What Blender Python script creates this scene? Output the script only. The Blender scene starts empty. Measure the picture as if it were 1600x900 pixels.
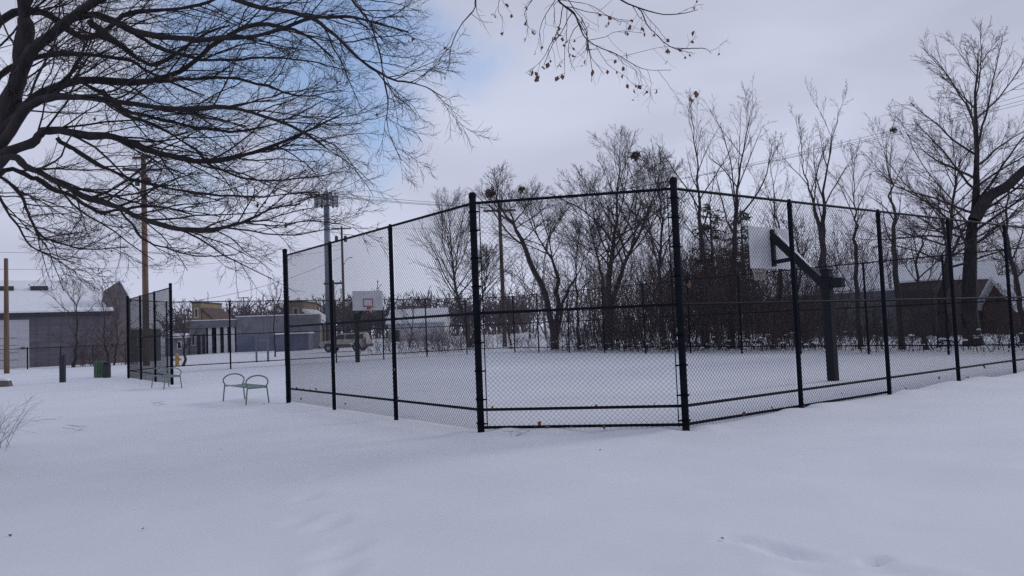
import bpy, math, random
import numpy as np
from mathutils import Vector, Matrix

S = bpy.context.scene
COL = S.collection
R = math.radians

# ------------------------------------------------------------------ camera
FPX, PITCH, ROLL, EYE = 1198.74, R(2.964), R(-2.297), 1.618
cp, sp, cr, sr = math.cos(PITCH), math.sin(PITCH), math.cos(ROLL), math.sin(ROLL)
_r = Vector((1, 0, 0)); _u = Vector((0, -sp, cp)); FWD = Vector((0, cp, sp))
RIGHT = cr * _r + sr * _u
UP = -sr * _r + cr * _u
CAM = Vector((0, 0, EYE))
cd = bpy.data.cameras.new('camera')
cam = bpy.data.objects.new('camera', cd); COL.objects.link(cam)
cd.sensor_width = 36; cd.lens = 36 * FPX / 1600
cd.clip_start = 0.1; cd.clip_end = 6000
cam.matrix_world = Matrix(((RIGHT.x, UP.x, -FWD.x, CAM.x), (RIGHT.y, UP.y, -FWD.y, CAM.y),
                           (RIGHT.z, UP.z, -FWD.z, CAM.z), (0, 0, 0, 1)))
S.camera = cam

# ------------------------------------------------------------------ sky, sun, exposure
SUN_EL, SUN_AZ = R(23), R(62)          # azimuth measured from +Y towards +X
w = bpy.data.worlds.new('World'); S.world = w; w.use_nodes = True
nt = w.node_tree; nt.nodes.clear()
def N(t, **k):
    n = nt.nodes.new(t)
    for a, b in k.items(): setattr(n, a, b)
    return n
L_ = nt.links.new
out = N('ShaderNodeOutputWorld')
sky = N('ShaderNodeTexSky', sky_type='NISHITA'); sky.sun_disc = False
sky.sun_elevation = SUN_EL; sky.sun_rotation = SUN_AZ; sky.ozone_density = 5.0; sky.dust_density = 0.5
bgs = N('ShaderNodeBackground'); bgs.inputs[1].default_value = 0.15
L_(sky.outputs[0], bgs.inputs[0])
tc = N('ShaderNodeTexCoord')
# cloud tone: slow drift between pale and deeper lavender grey
n2 = N('ShaderNodeTexNoise'); n2.inputs['Scale'].default_value = 2.3; n2.inputs['Detail'].default_value = 6
n2.inputs['Roughness'].default_value = 0.42; n2.inputs['Distortion'].default_value = 0.4
mp2 = N('ShaderNodeMapping'); mp2.inputs['Scale'].default_value = (1, 1, 2.2); mp2.inputs['Location'].default_value = (0.7, 0.2, 0.1)
L_(tc.outputs['Generated'], mp2.inputs['Vector']); L_(mp2.outputs[0], n2.inputs['Vector'])
cr2 = N('ShaderNodeValToRGB')
cr2.color_ramp.elements[0].position = 0.32; cr2.color_ramp.elements[0].color = (0.395, 0.415, 0.530, 1)
cr2.color_ramp.elements[1].position = 0.68; cr2.color_ramp.elements[1].color = (0.55, 0.588, 0.725, 1)
L_(n2.outputs[0], cr2.inputs[0])
bgc = N('ShaderNodeBackground')
sep = N('ShaderNodeSeparateXYZ'); L_(tc.outputs['Generated'], sep.inputs[0])
thick_ = N('ShaderNodeMapRange'); thick_.interpolation_type = 'SMOOTHSTEP'      # the overcast is thicker overhead than at the horizon
thick_.inputs['From Min'].default_value = 0.0; thick_.inputs['From Max'].default_value = 0.75
thick_.inputs['To Min'].default_value = 1.04; thick_.inputs['To Max'].default_value = 0.70
L_(sep.outputs['Z'], thick_.inputs['Value']); L_(thick_.outputs[0], bgc.inputs[1])
L_(cr2.outputs[0], bgc.inputs[0])
# gap in the cloud, high on the left
def vdot(vec, d):
    v = N('ShaderNodeVectorMath', operation='DOT_PRODUCT'); L_(vec, v.inputs[0]); v.inputs[1].default_value = d
    return v.outputs['Value']
def math_(op, a, b=None, clamp=False):
    m = N('ShaderNodeMath', operation=op); m.use_clamp = clamp
    for i, s in enumerate((a, b)):
        if s is None: continue
        if isinstance(s, (int, float)): m.inputs[i].default_value = s
        else: L_(s, m.inputs[i])
    return m.outputs[0]
n1 = N('ShaderNodeTexNoise'); n1.inputs['Scale'].default_value = 4.2; n1.inputs['Detail'].default_value = 5
n1.inputs['Roughness'].default_value = 0.55
L_(tc.outputs['Generated'], n1.inputs['Vector'])
def az_el(a, e): return (math.sin(R(a)) * math.cos(R(e)), math.cos(R(a)) * math.cos(R(e)), math.sin(R(e)))
g1 = vdot(tc.outputs['Generated'], az_el(-18, 26))
gap = math_('MULTIPLY', math_('SUBTRACT', 1.0, g1), -10.0)          # 0 at the gap's middle, falling away
gap = math_('ADD', gap, 0.36)
gap = math_('ADD', gap, math_('MULTIPLY', math_('SUBTRACT', n1.outputs[0], 0.5), 1.5))
gmask = N('ShaderNodeMapRange'); gmask.interpolation_type = 'SMOOTHSTEP'
gmask.inputs['From Min'].default_value = -0.08; gmask.inputs['From Max'].default_value = 0.34
gmask.inputs['To Max'].default_value = 0.66
L_(gap, gmask.inputs['Value'])
mixw = N('ShaderNodeMixShader')
L_(gmask.outputs[0], mixw.inputs[0]); L_(bgc.outputs[0], mixw.inputs[1]); L_(bgs.outputs[0], mixw.inputs[2])
L_(mixw.outputs[0], out.inputs[0])

sd = bpy.data.lights.new('sun', 'SUN'); sd.energy = 0.8; sd.angle = R(16); sd.color = (1.0, 0.95, 0.9)
sun = bpy.data.objects.new('sun', sd); COL.objects.link(sun)
sv = Vector((math.sin(SUN_AZ) * math.cos(SUN_EL), math.cos(SUN_AZ) * math.cos(SUN_EL), math.sin(SUN_EL)))
sun.rotation_euler = sv.to_track_quat('Z', 'Y').to_euler()
sun.location = (0, 0, 40)
vs = S.view_settings
vs.view_transform = 'Standard'; vs.look = 'None'; vs.exposure = 0.27; vs.gamma = 1.0; vs.use_curve_mapping = False
S.cycles.max_bounces = 5; S.cycles.diffuse_bounces = 3; S.cycles.transparent_max_bounces = 4
S.cycles.use_denoising = False

# ------------------------------------------------------------------ measuring helpers (photo is 1600 x 900)
def ray(px, py): return (RIGHT * ((px - 800) / FPX) + UP * ((450 - py) / FPX) + FWD)
def at(px, py, Y):
    d = ray(px, py); return CAM + d * (Y / d.y)
def gnd(px, py, z=0.0):
    d = ray(px, py); return CAM + d * ((z - EYE) / d.z)
TH = R(36.501)
E1 = Vector((math.cos(TH), math.sin(TH), 0)); E2 = Vector((-math.sin(TH), math.cos(TH), 0))
def ct(a, b, z=0.0):
    p = E1 * a + E2 * b; p.z = z; return p

# ------------------------------------------------------------------ materials
MATS = {}
def mat(name, c1, c2=None, scale=6.0, rough=0.7, bump=0.0, bscale=None, metal=0.0, detail=5.0, stretch=None, spec=0.4, lo=0.35, hi=0.65):
    m = bpy.data.materials.new(name); m.use_nodes = True
    t = m.node_tree; b = t.nodes['Principled BSDF']
    b.inputs['Roughness'].default_value = rough; b.inputs['Metallic'].default_value = metal
    b.inputs['Specular IOR Level'].default_value = spec
    tcn = t.nodes.new('ShaderNodeTexCoord'); mp = t.nodes.new('ShaderNodeMapping')
    if stretch: mp.inputs['Scale'].default_value = stretch
    t.links.new(tcn.outputs['Object'], mp.inputs['Vector'])
    if c2 is None: c2 = tuple(x * 0.75 for x in c1)
    nz = t.nodes.new('ShaderNodeTexNoise'); nz.inputs['Scale'].default_value = scale; nz.inputs['Detail'].default_value = detail
    t.links.new(mp.outputs[0], nz.inputs['Vector'])
    rp = t.nodes.new('ShaderNodeValToRGB')
    rp.color_ramp.elements[0].position = lo; rp.color_ramp.elements[0].color = (*c2, 1)
    rp.color_ramp.elements[1].position = hi; rp.color_ramp.elements[1].color = (*c1, 1)
    t.links.new(nz.outputs[0], rp.inputs[0]); t.links.new(rp.outputs[0], b.inputs['Base Color'])
    if bump:
        n2 = t.nodes.new('ShaderNodeTexNoise'); n2.inputs['Scale'].default_value = bscale or scale * 4; n2.inputs['Detail'].default_value = 6
        t.links.new(mp.outputs[0], n2.inputs['Vector'])
        bp = t.nodes.new('ShaderNodeBump'); bp.inputs['Strength'].default_value = bump; bp.inputs['Distance'].default_value = 0.03
        t.links.new(n2.outputs[0], bp.inputs['Height']); t.links.new(bp.outputs[0], b.inputs['Normal'])
    MATS[name] = m
    return m
mat('snow', (0.76, 0.785, 0.84), (0.72, 0.745, 0.81), 0.7, 0.75, 0.10, 5, spec=0.2)
mat('snow_cap', (0.82, 0.84, 0.89), (0.74, 0.76, 0.82), 3, 0.8, 0.3, 12, spec=0.2)
mat('bark', (0.040, 0.033, 0.036), (0.016, 0.014, 0.017), 9, 0.9, 0.7, 30, stretch=(1, 1, 0.3))
mat('twig', (0.036, 0.028, 0.031), (0.02, 0.016, 0.02), 4, 0.85)
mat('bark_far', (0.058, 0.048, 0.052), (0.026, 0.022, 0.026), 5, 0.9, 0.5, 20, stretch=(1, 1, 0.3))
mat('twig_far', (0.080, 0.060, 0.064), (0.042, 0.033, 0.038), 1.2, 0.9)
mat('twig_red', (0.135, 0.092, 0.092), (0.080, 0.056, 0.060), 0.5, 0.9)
mat('wood_far_hazed', (0.165, 0.135, 0.15), (0.11, 0.092, 0.105), 0.05, 0.95)  # paler than near twigs: distance haze is put into the colour
mat('needles', (0.026, 0.036, 0.034), (0.012, 0.018, 0.020), 2, 0.9)
mat('leaf', (0.21, 0.105, 0.07), (0.10, 0.05, 0.04), 30, 0.8)
mat('fence_vinyl', (0.009, 0.011, 0.018), (0.006, 0.007, 0.012), 8, 0.7, 0.1, 60, spec=0.1)
mat('wire_vinyl', (0.012, 0.013, 0.018), (0.008, 0.009, 0.013), 20, 0.6, spec=0.25)
mat('hoop_steel', (0.011, 0.013, 0.021), (0.007, 0.009, 0.015), 5, 0.6, 0.1, 40, spec=0.2)
mat('board_white', (0.66, 0.67, 0.70), (0.55, 0.56, 0.60), 2.5, 0.5)
mat('rim_red', (0.48, 0.05, 0.035), (0.32, 0.03, 0.025), 12, 0.5)
mat('net', (0.55, 0.53, 0.52), None, 10, 0.9)
mat('bench_green', (0.17, 0.245, 0.215), (0.12, 0.175, 0.155), 14, 0.5, 0.1, 60)
mat('bin_green', (0.085, 0.15, 0.085), (0.055, 0.10, 0.06), 7, 0.6)
mat('bin_dark', (0.022, 0.026, 0.036), (0.014, 0.016, 0.024), 7, 0.5)
mat('hydrant_yellow', (0.50, 0.34, 0.10), (0.34, 0.22, 0.07), 9, 0.55)
mat('pole_wood', (0.20, 0.125, 0.085), (0.10, 0.065, 0.050), 6, 0.9, 0.5, 30, stretch=(1, 1, 0.06))
mat('pole_grey', (0.115, 0.09, 0.08), (0.065, 0.052, 0.05), 6, 0.9, 0.5, 30, stretch=(1, 1, 0.06))
mat('galvanised', (0.19, 0.22, 0.28), (0.13, 0.155, 0.20), 2, 0.45, metal=0.3, stretch=(1, 1, 0.2))
mat('antenna', (0.33, 0.34, 0.38), (0.24, 0.25, 0.28), 3, 0.6)
mat('transformer', (0.055, 0.06, 0.07), (0.035, 0.038, 0.046), 6, 0.5)
mat('cable', (0.02, 0.02, 0.026), None, 5, 0.7)
mat('siding_lavender', (0.15, 0.145, 0.168), (0.105, 0.10, 0.12), 1.1, 0.7, 0.2, 20, stretch=(0.3, 0.3, 3))
mat('siding_white', (0.52, 0.52, 0.55), (0.44, 0.44, 0.48), 1.0, 0.7, stretch=(0.3, 0.3, 2))
mat('brick_brown', (0.185, 0.165, 0.175), (0.13, 0.115, 0.125), 2.2, 0.9, 0.4, 25)
mat('fascia', (0.045, 0.047, 0.06), None, 4, 0.6)
mat('block_grey', (0.24, 0.24, 0.27), (0.17, 0.17, 0.20), 0.9, 0.85, 0.3, 12)
mat('paint_blue_grey', (0.165, 0.18, 0.25), (0.12, 0.13, 0.19), 0.8, 0.8)
mat('column_white', (0.66, 0.66, 0.68), (0.54, 0.54, 0.58), 1.5, 0.7)
mat('door_dark', (0.04, 0.034, 0.036), (0.022, 0.02, 0.024), 2, 0.6)
mat('tan_siding', (0.25, 0.195, 0.125), (0.19, 0.145, 0.10), 1.2, 0.8, stretch=(0.3, 0.3, 3))
mat('shed_brown', (0.12, 0.082, 0.08), (0.07, 0.05, 0.05), 1.4, 0.85, stretch=(2, 2, 0.3))
mat('wall_grey', (0.20, 0.20, 0.225), (0.14, 0.14, 0.16), 1.2, 0.85, stretch=(0.5, 0.5, 2))
mat('brick_red', (0.15, 0.075, 0.062), (0.095, 0.05, 0.045), 2.5, 0.9, 0.3, 25)
mat('glass_dark', (0.02, 0.022, 0.028), None, 3, 0.12, spec=0.6)
mat('car_paint', (0.44, 0.425, 0.41), (0.36, 0.345, 0.335), 1.6, 0.35)
mat('car_trim', (0.035, 0.034, 0.036), (0.02, 0.02, 0.022), 4, 0.6)
mat('car_dirt', (0.15, 0.125, 0.11), (0.09, 0.075, 0.07), 3, 0.7)
mat('tyre', (0.014, 0.014, 0.015), None, 8, 0.85)
mat('rim_alloy', (0.32, 0.32, 0.34), None, 8, 0.35, metal=0.7)
mat('lamp_glass', (0.55, 0.55, 0.58), None, 8, 0.15)
mat('lamp_red', (0.35, 0.02, 0.02), None, 8, 0.25)
mat('concrete', (0.16, 0.13, 0.12), (0.10, 0.08, 0.075), 5, 0.9, 0.5, 25)
mat('nest', (0.095, 0.058, 0.048), (0.05, 0.032, 0.028), 8, 0.95)

# ------------------------------------------------------------------ object helpers
def tag(o, label=None, cat=None, group=None, kind=None):
    if label: o['label'] = label
    if cat: o['category'] = cat
    if group: o['group'] = group
    if kind: o['kind'] = kind
    return o
def empty(name, loc=(0, 0, 0), rz=0.0, label=None, cat=None, group=None):
    o = bpy.data.objects.new(name, None); COL.objects.link(o)
    o.location = loc; o.rotation_euler = (0, 0, rz); o.empty_display_size = 0.2
    return tag(o, label, cat, group)
def link(name, me, parent=None, loc=None, m=None):
    o = bpy.data.objects.new(name, me); COL.objects.link(o)
    if m and not me.materials: me.materials.append(MATS[m])
    if parent: o.parent = parent
    if loc is not None: o.location = loc
    return o
def np_mesh(name, V, F, m, smooth=True):
    """V (n,3) float, F (k,q) int, all faces with q corners"""
    V = np.asarray(V, dtype=np.float32); F = np.asarray(F, dtype=np.int32)
    me = bpy.data.meshes.new(name)
    k, q = F.shape
    me.vertices.add(len(V)); me.vertices.foreach_set('co', V.ravel())
    me.loops.add(k * q); me.loops.foreach_set('vertex_index', F.ravel())
    me.polygons.add(k); me.polygons.foreach_set('loop_start', np.arange(0, k * q, q, dtype=np.int32))
    me.polygons.foreach_set('use_smooth', np.full(k, smooth))
    me.update(calc_edges=True)
    me.materials.append(MATS[m])
    return me
class MB:
    def __init__(s): s.v = []; s.f = []
    def add(s, v, f):
        o = len(s.v); s.v += [tuple(p) for p in v]; s.f += [tuple(i + o for i in q) for q in f]; return s
    def box(s, x0, x1, y0, y1, z0, z1, b=0.0):
        if b <= 0:
            v = [(x, y, z) for z in (z0, z1) for y in (y0, y1) for x in (x0, x1)]
            return s.add(v, [(0, 2, 3, 1), (4, 5, 7, 6), (0, 1, 5, 4), (2, 6, 7, 3), (0, 4, 6, 2), (1, 3, 7, 5)])
        # bevelled upright box: eight-sided plan, chamfered top and bottom
        def ringz(z, i):
            a0, a1, c0, c1 = x0 + i, x1 - i, y0 + i, y1 - i
            return [(a0 + b, c0, z), (a1 - b, c0, z), (a1, c0 + b, z), (a1, c1 - b, z), (a1 - b, c1, z), (a0 + b, c1, z), (a0, c1 - b, z), (a0, c0 + b, z)]
        v = ringz(z0, b) + ringz(z0 + b, 0) + ringz(z1 - b, 0) + ringz(z1, b)
        f = [tuple(range(7, -1, -1)), tuple(range(24, 32))]
        for k in range(3):
            for i in range(8): j = (i + 1) % 8; f.append((k * 8 + i, k * 8 + j, k * 8 + 8 + j, k * 8 + 8 + i))
        return s.add(v, f)
    def prism(s, poly, a, b, ax='y'):
        """poly: 2-D outline; ax 'y': (x,z) extruded in y; 'x': (y,z) extruded in x; 'z': (x,y) extruded in z"""
        n = len(poly)
        def P(p, t): return {'y': (p[0], t, p[1]), 'x': (t, p[0], p[1]), 'z': (p[0], p[1], t)}[ax]
        v = [P(p, a) for p in poly] + [P(p, b) for p in poly]
        f = [tuple(range(n)), tuple(range(2 * n - 1, n - 1, -1))]
        for i in range(n): j = (i + 1) % n; f.append((i, n + i, n + j, j))
        return s.add(v, f)
    def tube(s, pts, r, sides=8, cap=True, closed=False):
        pts = [Vector(p) for p in pts]; n = len(pts)
        rr = r if isinstance(r, (list, tuple)) else [r] * n
        v = []; f = []; prev = None
        for i, p in enumerate(pts):
            if closed: t = pts[(i + 1) % n] - pts[i - 1]
            else: t = pts[min(i + 1, n - 1)] - pts[max(i - 1, 0)]
            t.normalize()
            if prev is None: u = t.cross(Vector((0, 0, 1)) if abs(t.z) < 0.9 else Vector((1, 0, 0)))
            else: u = prev - t * prev.dot(t)
            u.normalize(); prev = u; w_ = t.cross(u)
            for k in range(sides):
                a = 2 * math.pi * k / sides
                v.append(p + (u * math.cos(a) + w_ * math.sin(a)) * rr[i])
        for i in range(n if closed else n - 1):
            i2 = (i + 1) % n
            for k in range(sides):
                k2 = (k + 1) % sides
                f.append((i * sides + k, i * sides + k2, i2 * sides + k2, i2 * sides + k))
        if cap and not closed:
            f.append(tuple(range(sides - 1, -1, -1))); f.append(tuple((n - 1) * sides + k for k in range(sides)))
        return s.add(v, f)
    def lathe(s, prof, sides=16, c=(0, 0, 0)):
        v = []; f = []
        for (r, z) in prof:
            for k in range(sides):
                a = 2 * math.pi * k / sides; v.append((c[0] + r * math.cos(a), c[1] + r * math.sin(a), c[2] + z))
        for i in range(len(prof) - 1):
            for k in range(sides):
                k2 = (k + 1) % sides; f.append((i * sides + k, i * sides + k2, (i + 1) * sides + k2, (i + 1) * sides + k))
        f.append(tuple(range(sides - 1, -1, -1))); f.append(tuple((len(prof) - 1) * sides + k for k in range(sides)))
        return s.add(v, f)
    def mesh(s, name, m, smooth=False):
        me = bpy.data.meshes.new(name); me.from_pydata(s.v, [], s.f); me.update()
        if smooth:
            me.polygons.foreach_set('use_smooth', [len(p.vertices) <= 4 for p in me.polygons])
        me.materials.append(MATS[m]); return me
    def build(s, name, m, parent=None, loc=None, smooth=False):
        return link(name, s.mesh(name, m, smooth), parent, loc)
def part(name, m, parent, *boxes, b=0.0):
    q = MB()
    for bx in boxes: q.box(*bx, b)
    return q.build(name, m, parent)

# ------------------------------------------------------------------ ground
def vnoise(x, y, seed):
    """smooth value noise, vectorised"""
    xi = np.floor(x).astype(np.int64); yi = np.floor(y).astype(np.int64)
    xf = x - xi; yf = y - yi
    xf = xf * xf * (3 - 2 * xf); yf = yf * yf * (3 - 2 * yf)
    def h(a, b):
        n = (a * 374761393 + b * 668265263 + seed * 974634541) & 0x7fffffff
        n = ((n ^ (n >> 13)) * 1274126177) & 0x7fffffff
        return ((n ^ (n >> 16)) & 0xffff) / 65535.0
    return (h(xi, yi) * (1 - xf) + h(xi + 1, yi) * xf) * (1 - yf) + (h(xi, yi + 1) * (1 - xf) + h(xi + 1, yi + 1) * xf) * yf - 0.5
prints = []      # (x, y, depth, length, width, angle)
def pr(px, py, d, l, wd, a): p = gnd(px, py); prints.append((p.x, p.y, d, l, wd, R(a)))
for q in ((1145, 843, .022, .16, .10, 20), (1213, 857, .04, .34, .10, -52), (1236, 868, .03, .22, .09, -48), (1300, 880, .025, .3, .12, 5),
          (1369, 877, .055, .10, .07, 10), (1395, 892, .035, .3, .1, -20), (1280, 893, .03, .25, .12, -15), (1010, 895, .02, .3, .15, 10),
          (500, 742, .02, .2, .12, 80), (478, 780, .02, .22, .12, 70), (515, 820, .028, .26, .13, 75), (533, 862, .03, .28, .13, 65), (520, 895, .035, .28, .14, 70),
          (470, 816, .02, .25, .13, 80), (345, 676, .015, .2, .15, 0), (300, 655, .02, .3, .2, 20), (270, 640, .02, .4, .2, 0), (215, 632, .02, .5, .2, 10)): pr(*q)
_rg = random.Random(5)
for k in range(34):                               # a small animal's trail crossing the foreground
    t = k / 33; pr(75 + 940 * t + _rg.uniform(-6, 6), 802 - 118 * t + 14 * math.sin(t * 7) + _rg.uniform(-2, 2), .016, .11, .05, 12 + _rg.uniform(-15, 15))
for k in range(16):
    t = k / 15; pr(1130 + 440 * t, 634 - 30 * t + _rg.uniform(-3, 3), .012, .2, .1, 10)
for k in range(14):
    t = k / 13; pr(380 - 190 * t, 632 + 8 * math.sin(t * 5), .02, .25, .13, 30)
def spaced(lo, hi, fine0, fine1, step, grow, mx):
    a = [fine0]
    while a[-1] < fine1: a.append(a[-1] + step)
    s = step; up = a[:]
    while up[-1] < hi: s = min(s * grow, mx); up.append(up[-1] + s)
    s = step; dn = [fine0]
    while dn[-1] > lo: s = min(s * grow, mx); dn.append(dn[-1] - s)
    return np.array(dn[:0:-1] + up)
gx = spaced(-1500, 1500, -3.4, 4.2, 0.07, 1.06, 120)
gy = spaced(-60, 3000, 4.4, 8.0, 0.06, 1.03, 150)
GX, GY = np.meshgrid(gx, gy)
def seg_dist(x, y, a, b):
    ab = np.array([b.x - a.x, b.y - a.y]); L2 = ab @ ab
    t = np.clip(((x - a.x) * ab[0] + (y - a.y) * ab[1]) / L2, 0, 1)
    return np.hypot(x - a.x - t * ab[0], y - a.y - t * ab[1]), t * math.sqrt(L2)
FEET = [(6.82, b) for b in (10.19, 13.04, 15.90, 18.69)] + [(a, 7.845) for a in (8.95, 11.94, 14.93, 17.90, 20.87)]
def ground_z(x, y):
    x = np.asarray(x, float); y = np.asarray(y, float)
    near = np.exp(-((np.hypot(x, y) / 60) ** 2))
    z = 0.07 * vnoise(x / 3.7, y / 3.7, 1) + 0.035 * vnoise(x / 1.3, y / 1.3, 2) * near + 0.010 * vnoise(x / .42, y / .42, 3) * near
    z = z + 0.25 * vnoise(x / 21, y / 21, 4) * (1 - near)
    a = x * E1.x + y * E1.y; b = x * E2.x + y * E2.y
    inside = (a > 6.6) & (a < 29.8) & (b > 7.6) & (b < 42.3)
    z = np.where(inside, z * 0.35, z)
    d, t = seg_dist(x, y, ct(8.95, 7.7), ct(30, 7.7))
    z = z + (0.045 + 0.13 * vnoise(t / 0.9, t * 0, 9)) * np.exp(-(d / .3) ** 2)
    d, t = seg_dist(x, y, ct(6.75, 10.2), ct(8.95, 7.75))
    z = z + (0.005 + 0.07 * vnoise(t / 0.6, t * 0, 19)) * np.exp(-(d / .3) ** 2)
    for (A_p, B_p) in FEET:                        # wind-scoured hollows round the posts
        f = ct(A_p, B_p); m = (np.abs(x - f.x) < 1.2) & (np.abs(y - f.y) < 1.2)
        if m.any():
            q = (x[m] - f.x) ** 2 + (y[m] - f.y) ** 2
            z[m] += -0.055 * np.exp(-q / .035) + 0.02 * np.exp(-((np.sqrt(q) - .42) / .16) ** 2)
    for (X, Y, dp, l, wd, an) in prints:
        m = (np.abs(x - X) < 0.9) & (np.abs(y - Y) < 0.9)
        if not m.any(): continue
        dx = x[m] - X; dy = y[m] - Y; c, s = math.cos(an), math.sin(an)
        u = (dx * c + dy * s) / l; v = (-dx * s + dy * c) / wd; q = u * u + v * v
        z[m] += -dp * np.exp(-q * 1.6) + dp * 0.22 * np.exp(-((np.sqrt(q) - 1.5) / .45) ** 2)
    return z
GZ = ground_z(GX, GY)
ny, nx = GX.shape
idx = np.arange(nx * ny).reshape(ny, nx)
F = np.stack([idx[:-1, :-1], idx[:-1, 1:], idx[1:, 1:], idx[1:, :-1]], -1).reshape(-1, 4)
g = link('snow_ground', np_mesh('snow_ground', np.stack([GX, GY, GZ], -1).reshape(-1, 3), F, 'snow'))
tag(g, 'smooth untracked snow covering the whole park ground', 'snow', kind='structure')
def gz(x, y): return float(ground_z(np.array([x]), np.array([y]))[0])
def drop(p, dz=0.0):
    p = Vector(p); p.z = gz(p.x, p.y) + dz; return p

# ------------------------------------------------------------------ court fence
PW, FH = 2.95, 3.66
def chain_mesh(width, z0, z1, rad=0.0026, pitch=0.0385):
    n = int(round(width / pitch)); p = width / n
    m = int(round((z1 - z0) / p))
    zz = np.linspace(z0, z1, m + 1)
    k = np.arange(n)[:, None]; j = np.arange(m + 1)[None, :]
    x = (k + (j + k) % 2 * 1.0) * p
    y = np.where((j + k) % 2 == 0, 0.0028, -0.0028) * np.ones_like(x)
    z = np.broadcast_to(zz[None, :], x.shape)
    c = np.stack([x, y, z], -1)
    off = np.array([[math.cos(a), math.sin(a), 0] for a in (0.5236, 2.618, 4.712)]) * rad * 1.15
    V = (c[:, :, None, :] + off[None, None]).reshape(-1, 3)
    base = (np.arange(n)[:, None, None] * (m + 1) + np.arange(m)[None, :, None]) * 3
    s = np.arange(3)[None, None, :]; s2 = (s + 1) % 3
    F = np.stack([base + s, base + s2, base + 3 + s2, base + 3 + s], -1).reshape(-1, 4)
    return V, F
V, F = chain_mesh(PW, 0.02, 3.64)
CHAIN = np_mesh('chain_link', V, F, 'wire_vinyl', False)
def rail_mesh(): return MB().tube([(0, 0, 0), (1, 0, 0)], 0.023, 8, False).mesh('rail', 'fence_vinyl', True)
RAIL = rail_mesh()
def post_mesh(r, h):
    return MB().lathe([(r, -0.3), (r, h - 0.02), (r * 0.98, h)], 14).mesh('post', 'fence_vinyl', True)
POST_T = post_mesh(0.056, 3.78); POST_L = post_mesh(0.042, 3.60)
CAP_T = MB().lathe([(0.061, -0.05), (0.061, 0.0), (0.055, 0.022), (0.03, 0.036), (0.008, 0.04)], 14).mesh('post_cap', 'fence_vinyl', True)
CAP_L = MB().lathe([(0.046, -0.05), (0.046, 0.0), (0.036, 0.03), (0.030, 0.075), (0.008, 0.085)], 12).mesh('post_cap', 'fence_vinyl', True)
TBAR = MB().box(-0.008, 0.008, -0.003, 0.003, 0.03, 3.62).mesh('tension_bar', 'fence_vinyl')
BAND = MB().lathe([(0.060, -0.012), (0.064, -0.012), (0.064, 0.012), (0.060, 0.012)], 14).mesh('brace_band', 'fence_vinyl', True)
LUG = MB().box(0.055, 0.115, -0.008, 0.008, -0.012, 0.012).mesh('band_lug', 'fence_vinyl')
def fence_run(pts, terms, label, inward, low=0):
    """pts: court coordinates of the posts, terms: which are terminal posts, inward: unit vector to the mesh side"""
    W = [ct(a, b) for a, b in pts]
    root = empty('chain_link_fence', W[0], 0, label, 'fence', 'tall black fence around the court')
    for i, p in enumerate(W):
        if terms[i] < 0: continue
        t = terms[i] == 1
        po = link('post', POST_T if t else POST_L, root, p - W[0])
        link('post_cap', CAP_T if t else CAP_L, po, (0, 0, 3.78 if t else 3.60))
    for i in range(len(W) - 1):
        a, b = W[i], W[i + 1]; d = b - a; L = d.length; ang = math.atan2(d.y, d.x); u = d.normalized()
        def along(name, me, off, z, s0=0.0, s1=0.0):
            o = link(name, me, root, a - W[0] + u * s0 + off + Vector((0, 0, z)))
            o.rotation_euler = (0, 0, ang); o.scale = ((L - s0 - s1), 1, 1); return o
        for nm, z in (('top_rail', 3.64), ('middle_rail', 1.87), ('bottom_rail', 0.34)):
            along(nm, RAIL, Vector((0, 0, 0)), z)
        if i < low: along('ground_rail', RAIL, inward[i] * 0.05, 0.055)
        o = link('chain_link', CHAIN, root, a - W[0] + u * 0.06 + inward[i] * 0.030)
        o.rotation_euler = (0, 0, ang); o.scale = ((L - 0.12) / PW, 1, 1); o['kind'] = 'stuff'
        for end, q, sgn in ((i, a, 1), (i + 1, b, -1)):
            if terms[end] == 1 or terms[end] == -1:
                tb = link('tension_bar', TBAR, root, q - W[0] + u * sgn * 0.10 + inward[i] * 0.030); tb.rotation_euler = (0, 0, ang)
                for zz in (0.12, 0.5, 0.95, 1.4, 2.3, 2.75, 3.2, 3.5):
                    bd = link('brace_band', BAND, root, q - W[0] + Vector((0, 0, zz)))
                    lg = link('band_lug', LUG, bd); lg.rotation_euler = (0, 0, ang if sgn > 0 else ang + math.pi)
    return root
eL, eN, eR, eB = 6.82, 7.845, 29.545, 42.08
fence_run([(eL, 10.19), (eL, 13.04), (eL, 15.90), (eL, 18.69)], [-1, 0, 0, 1],
          'near run of black chain link fence with three panels, just right of the bench', [E1] * 3)
fence_run([(eL, 10.19), (8.95, eN)], [1, 1], 'single wide chain link panel between two thick posts at the nearest corner', [(E1 + E2).normalized()], 1)
fence_run([(8.95, eN), (11.94, eN), (14.93, eN), (17.90, eN), (20.87, eN), (23.86, eN), (26.8, eN)], [-1, 0, 0, 0, 0, 0, 1],
          'long near run of black chain link fence receding to the right edge', [E2] * 6, 2)
fence_run([(26.8, eN), (eR, 10.2), (eR, 13.23), (eR, 16.26), (eR, 19.28), (eR, 22.31), (eR, 25.35), (eR, 28.38), (eR, 31.49), (eR, 34.5), (eR, 37.4), (eR, 39.9)],
          [-1] + [0] * 10 + [0], 'far run of black chain link fence in front of the brown thicket', [(-E1 + E2).normalized()] + [-E1] * 10)
fence_run([(eR, 39.9), (27.3, eB), (24.3, eB), (21.3, eB), (18.25, eB), (15.25, eB), (12.25, eB), (9.1, eB), (eL, 39.4)],
          [-2, 0, 0, 0, 0, 0, 0, 0, -2], 'back run of black chain link fence behind the far hoop', [-E2] * 8)
fence_run([(eL, 30.84), (eL, 33.65), (eL, 36.5), (eL, 39.35)], [1, 0, 0, 1],
          'short angled piece of black fence left of the court opening, behind a bench', [E1] * 3)

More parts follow.
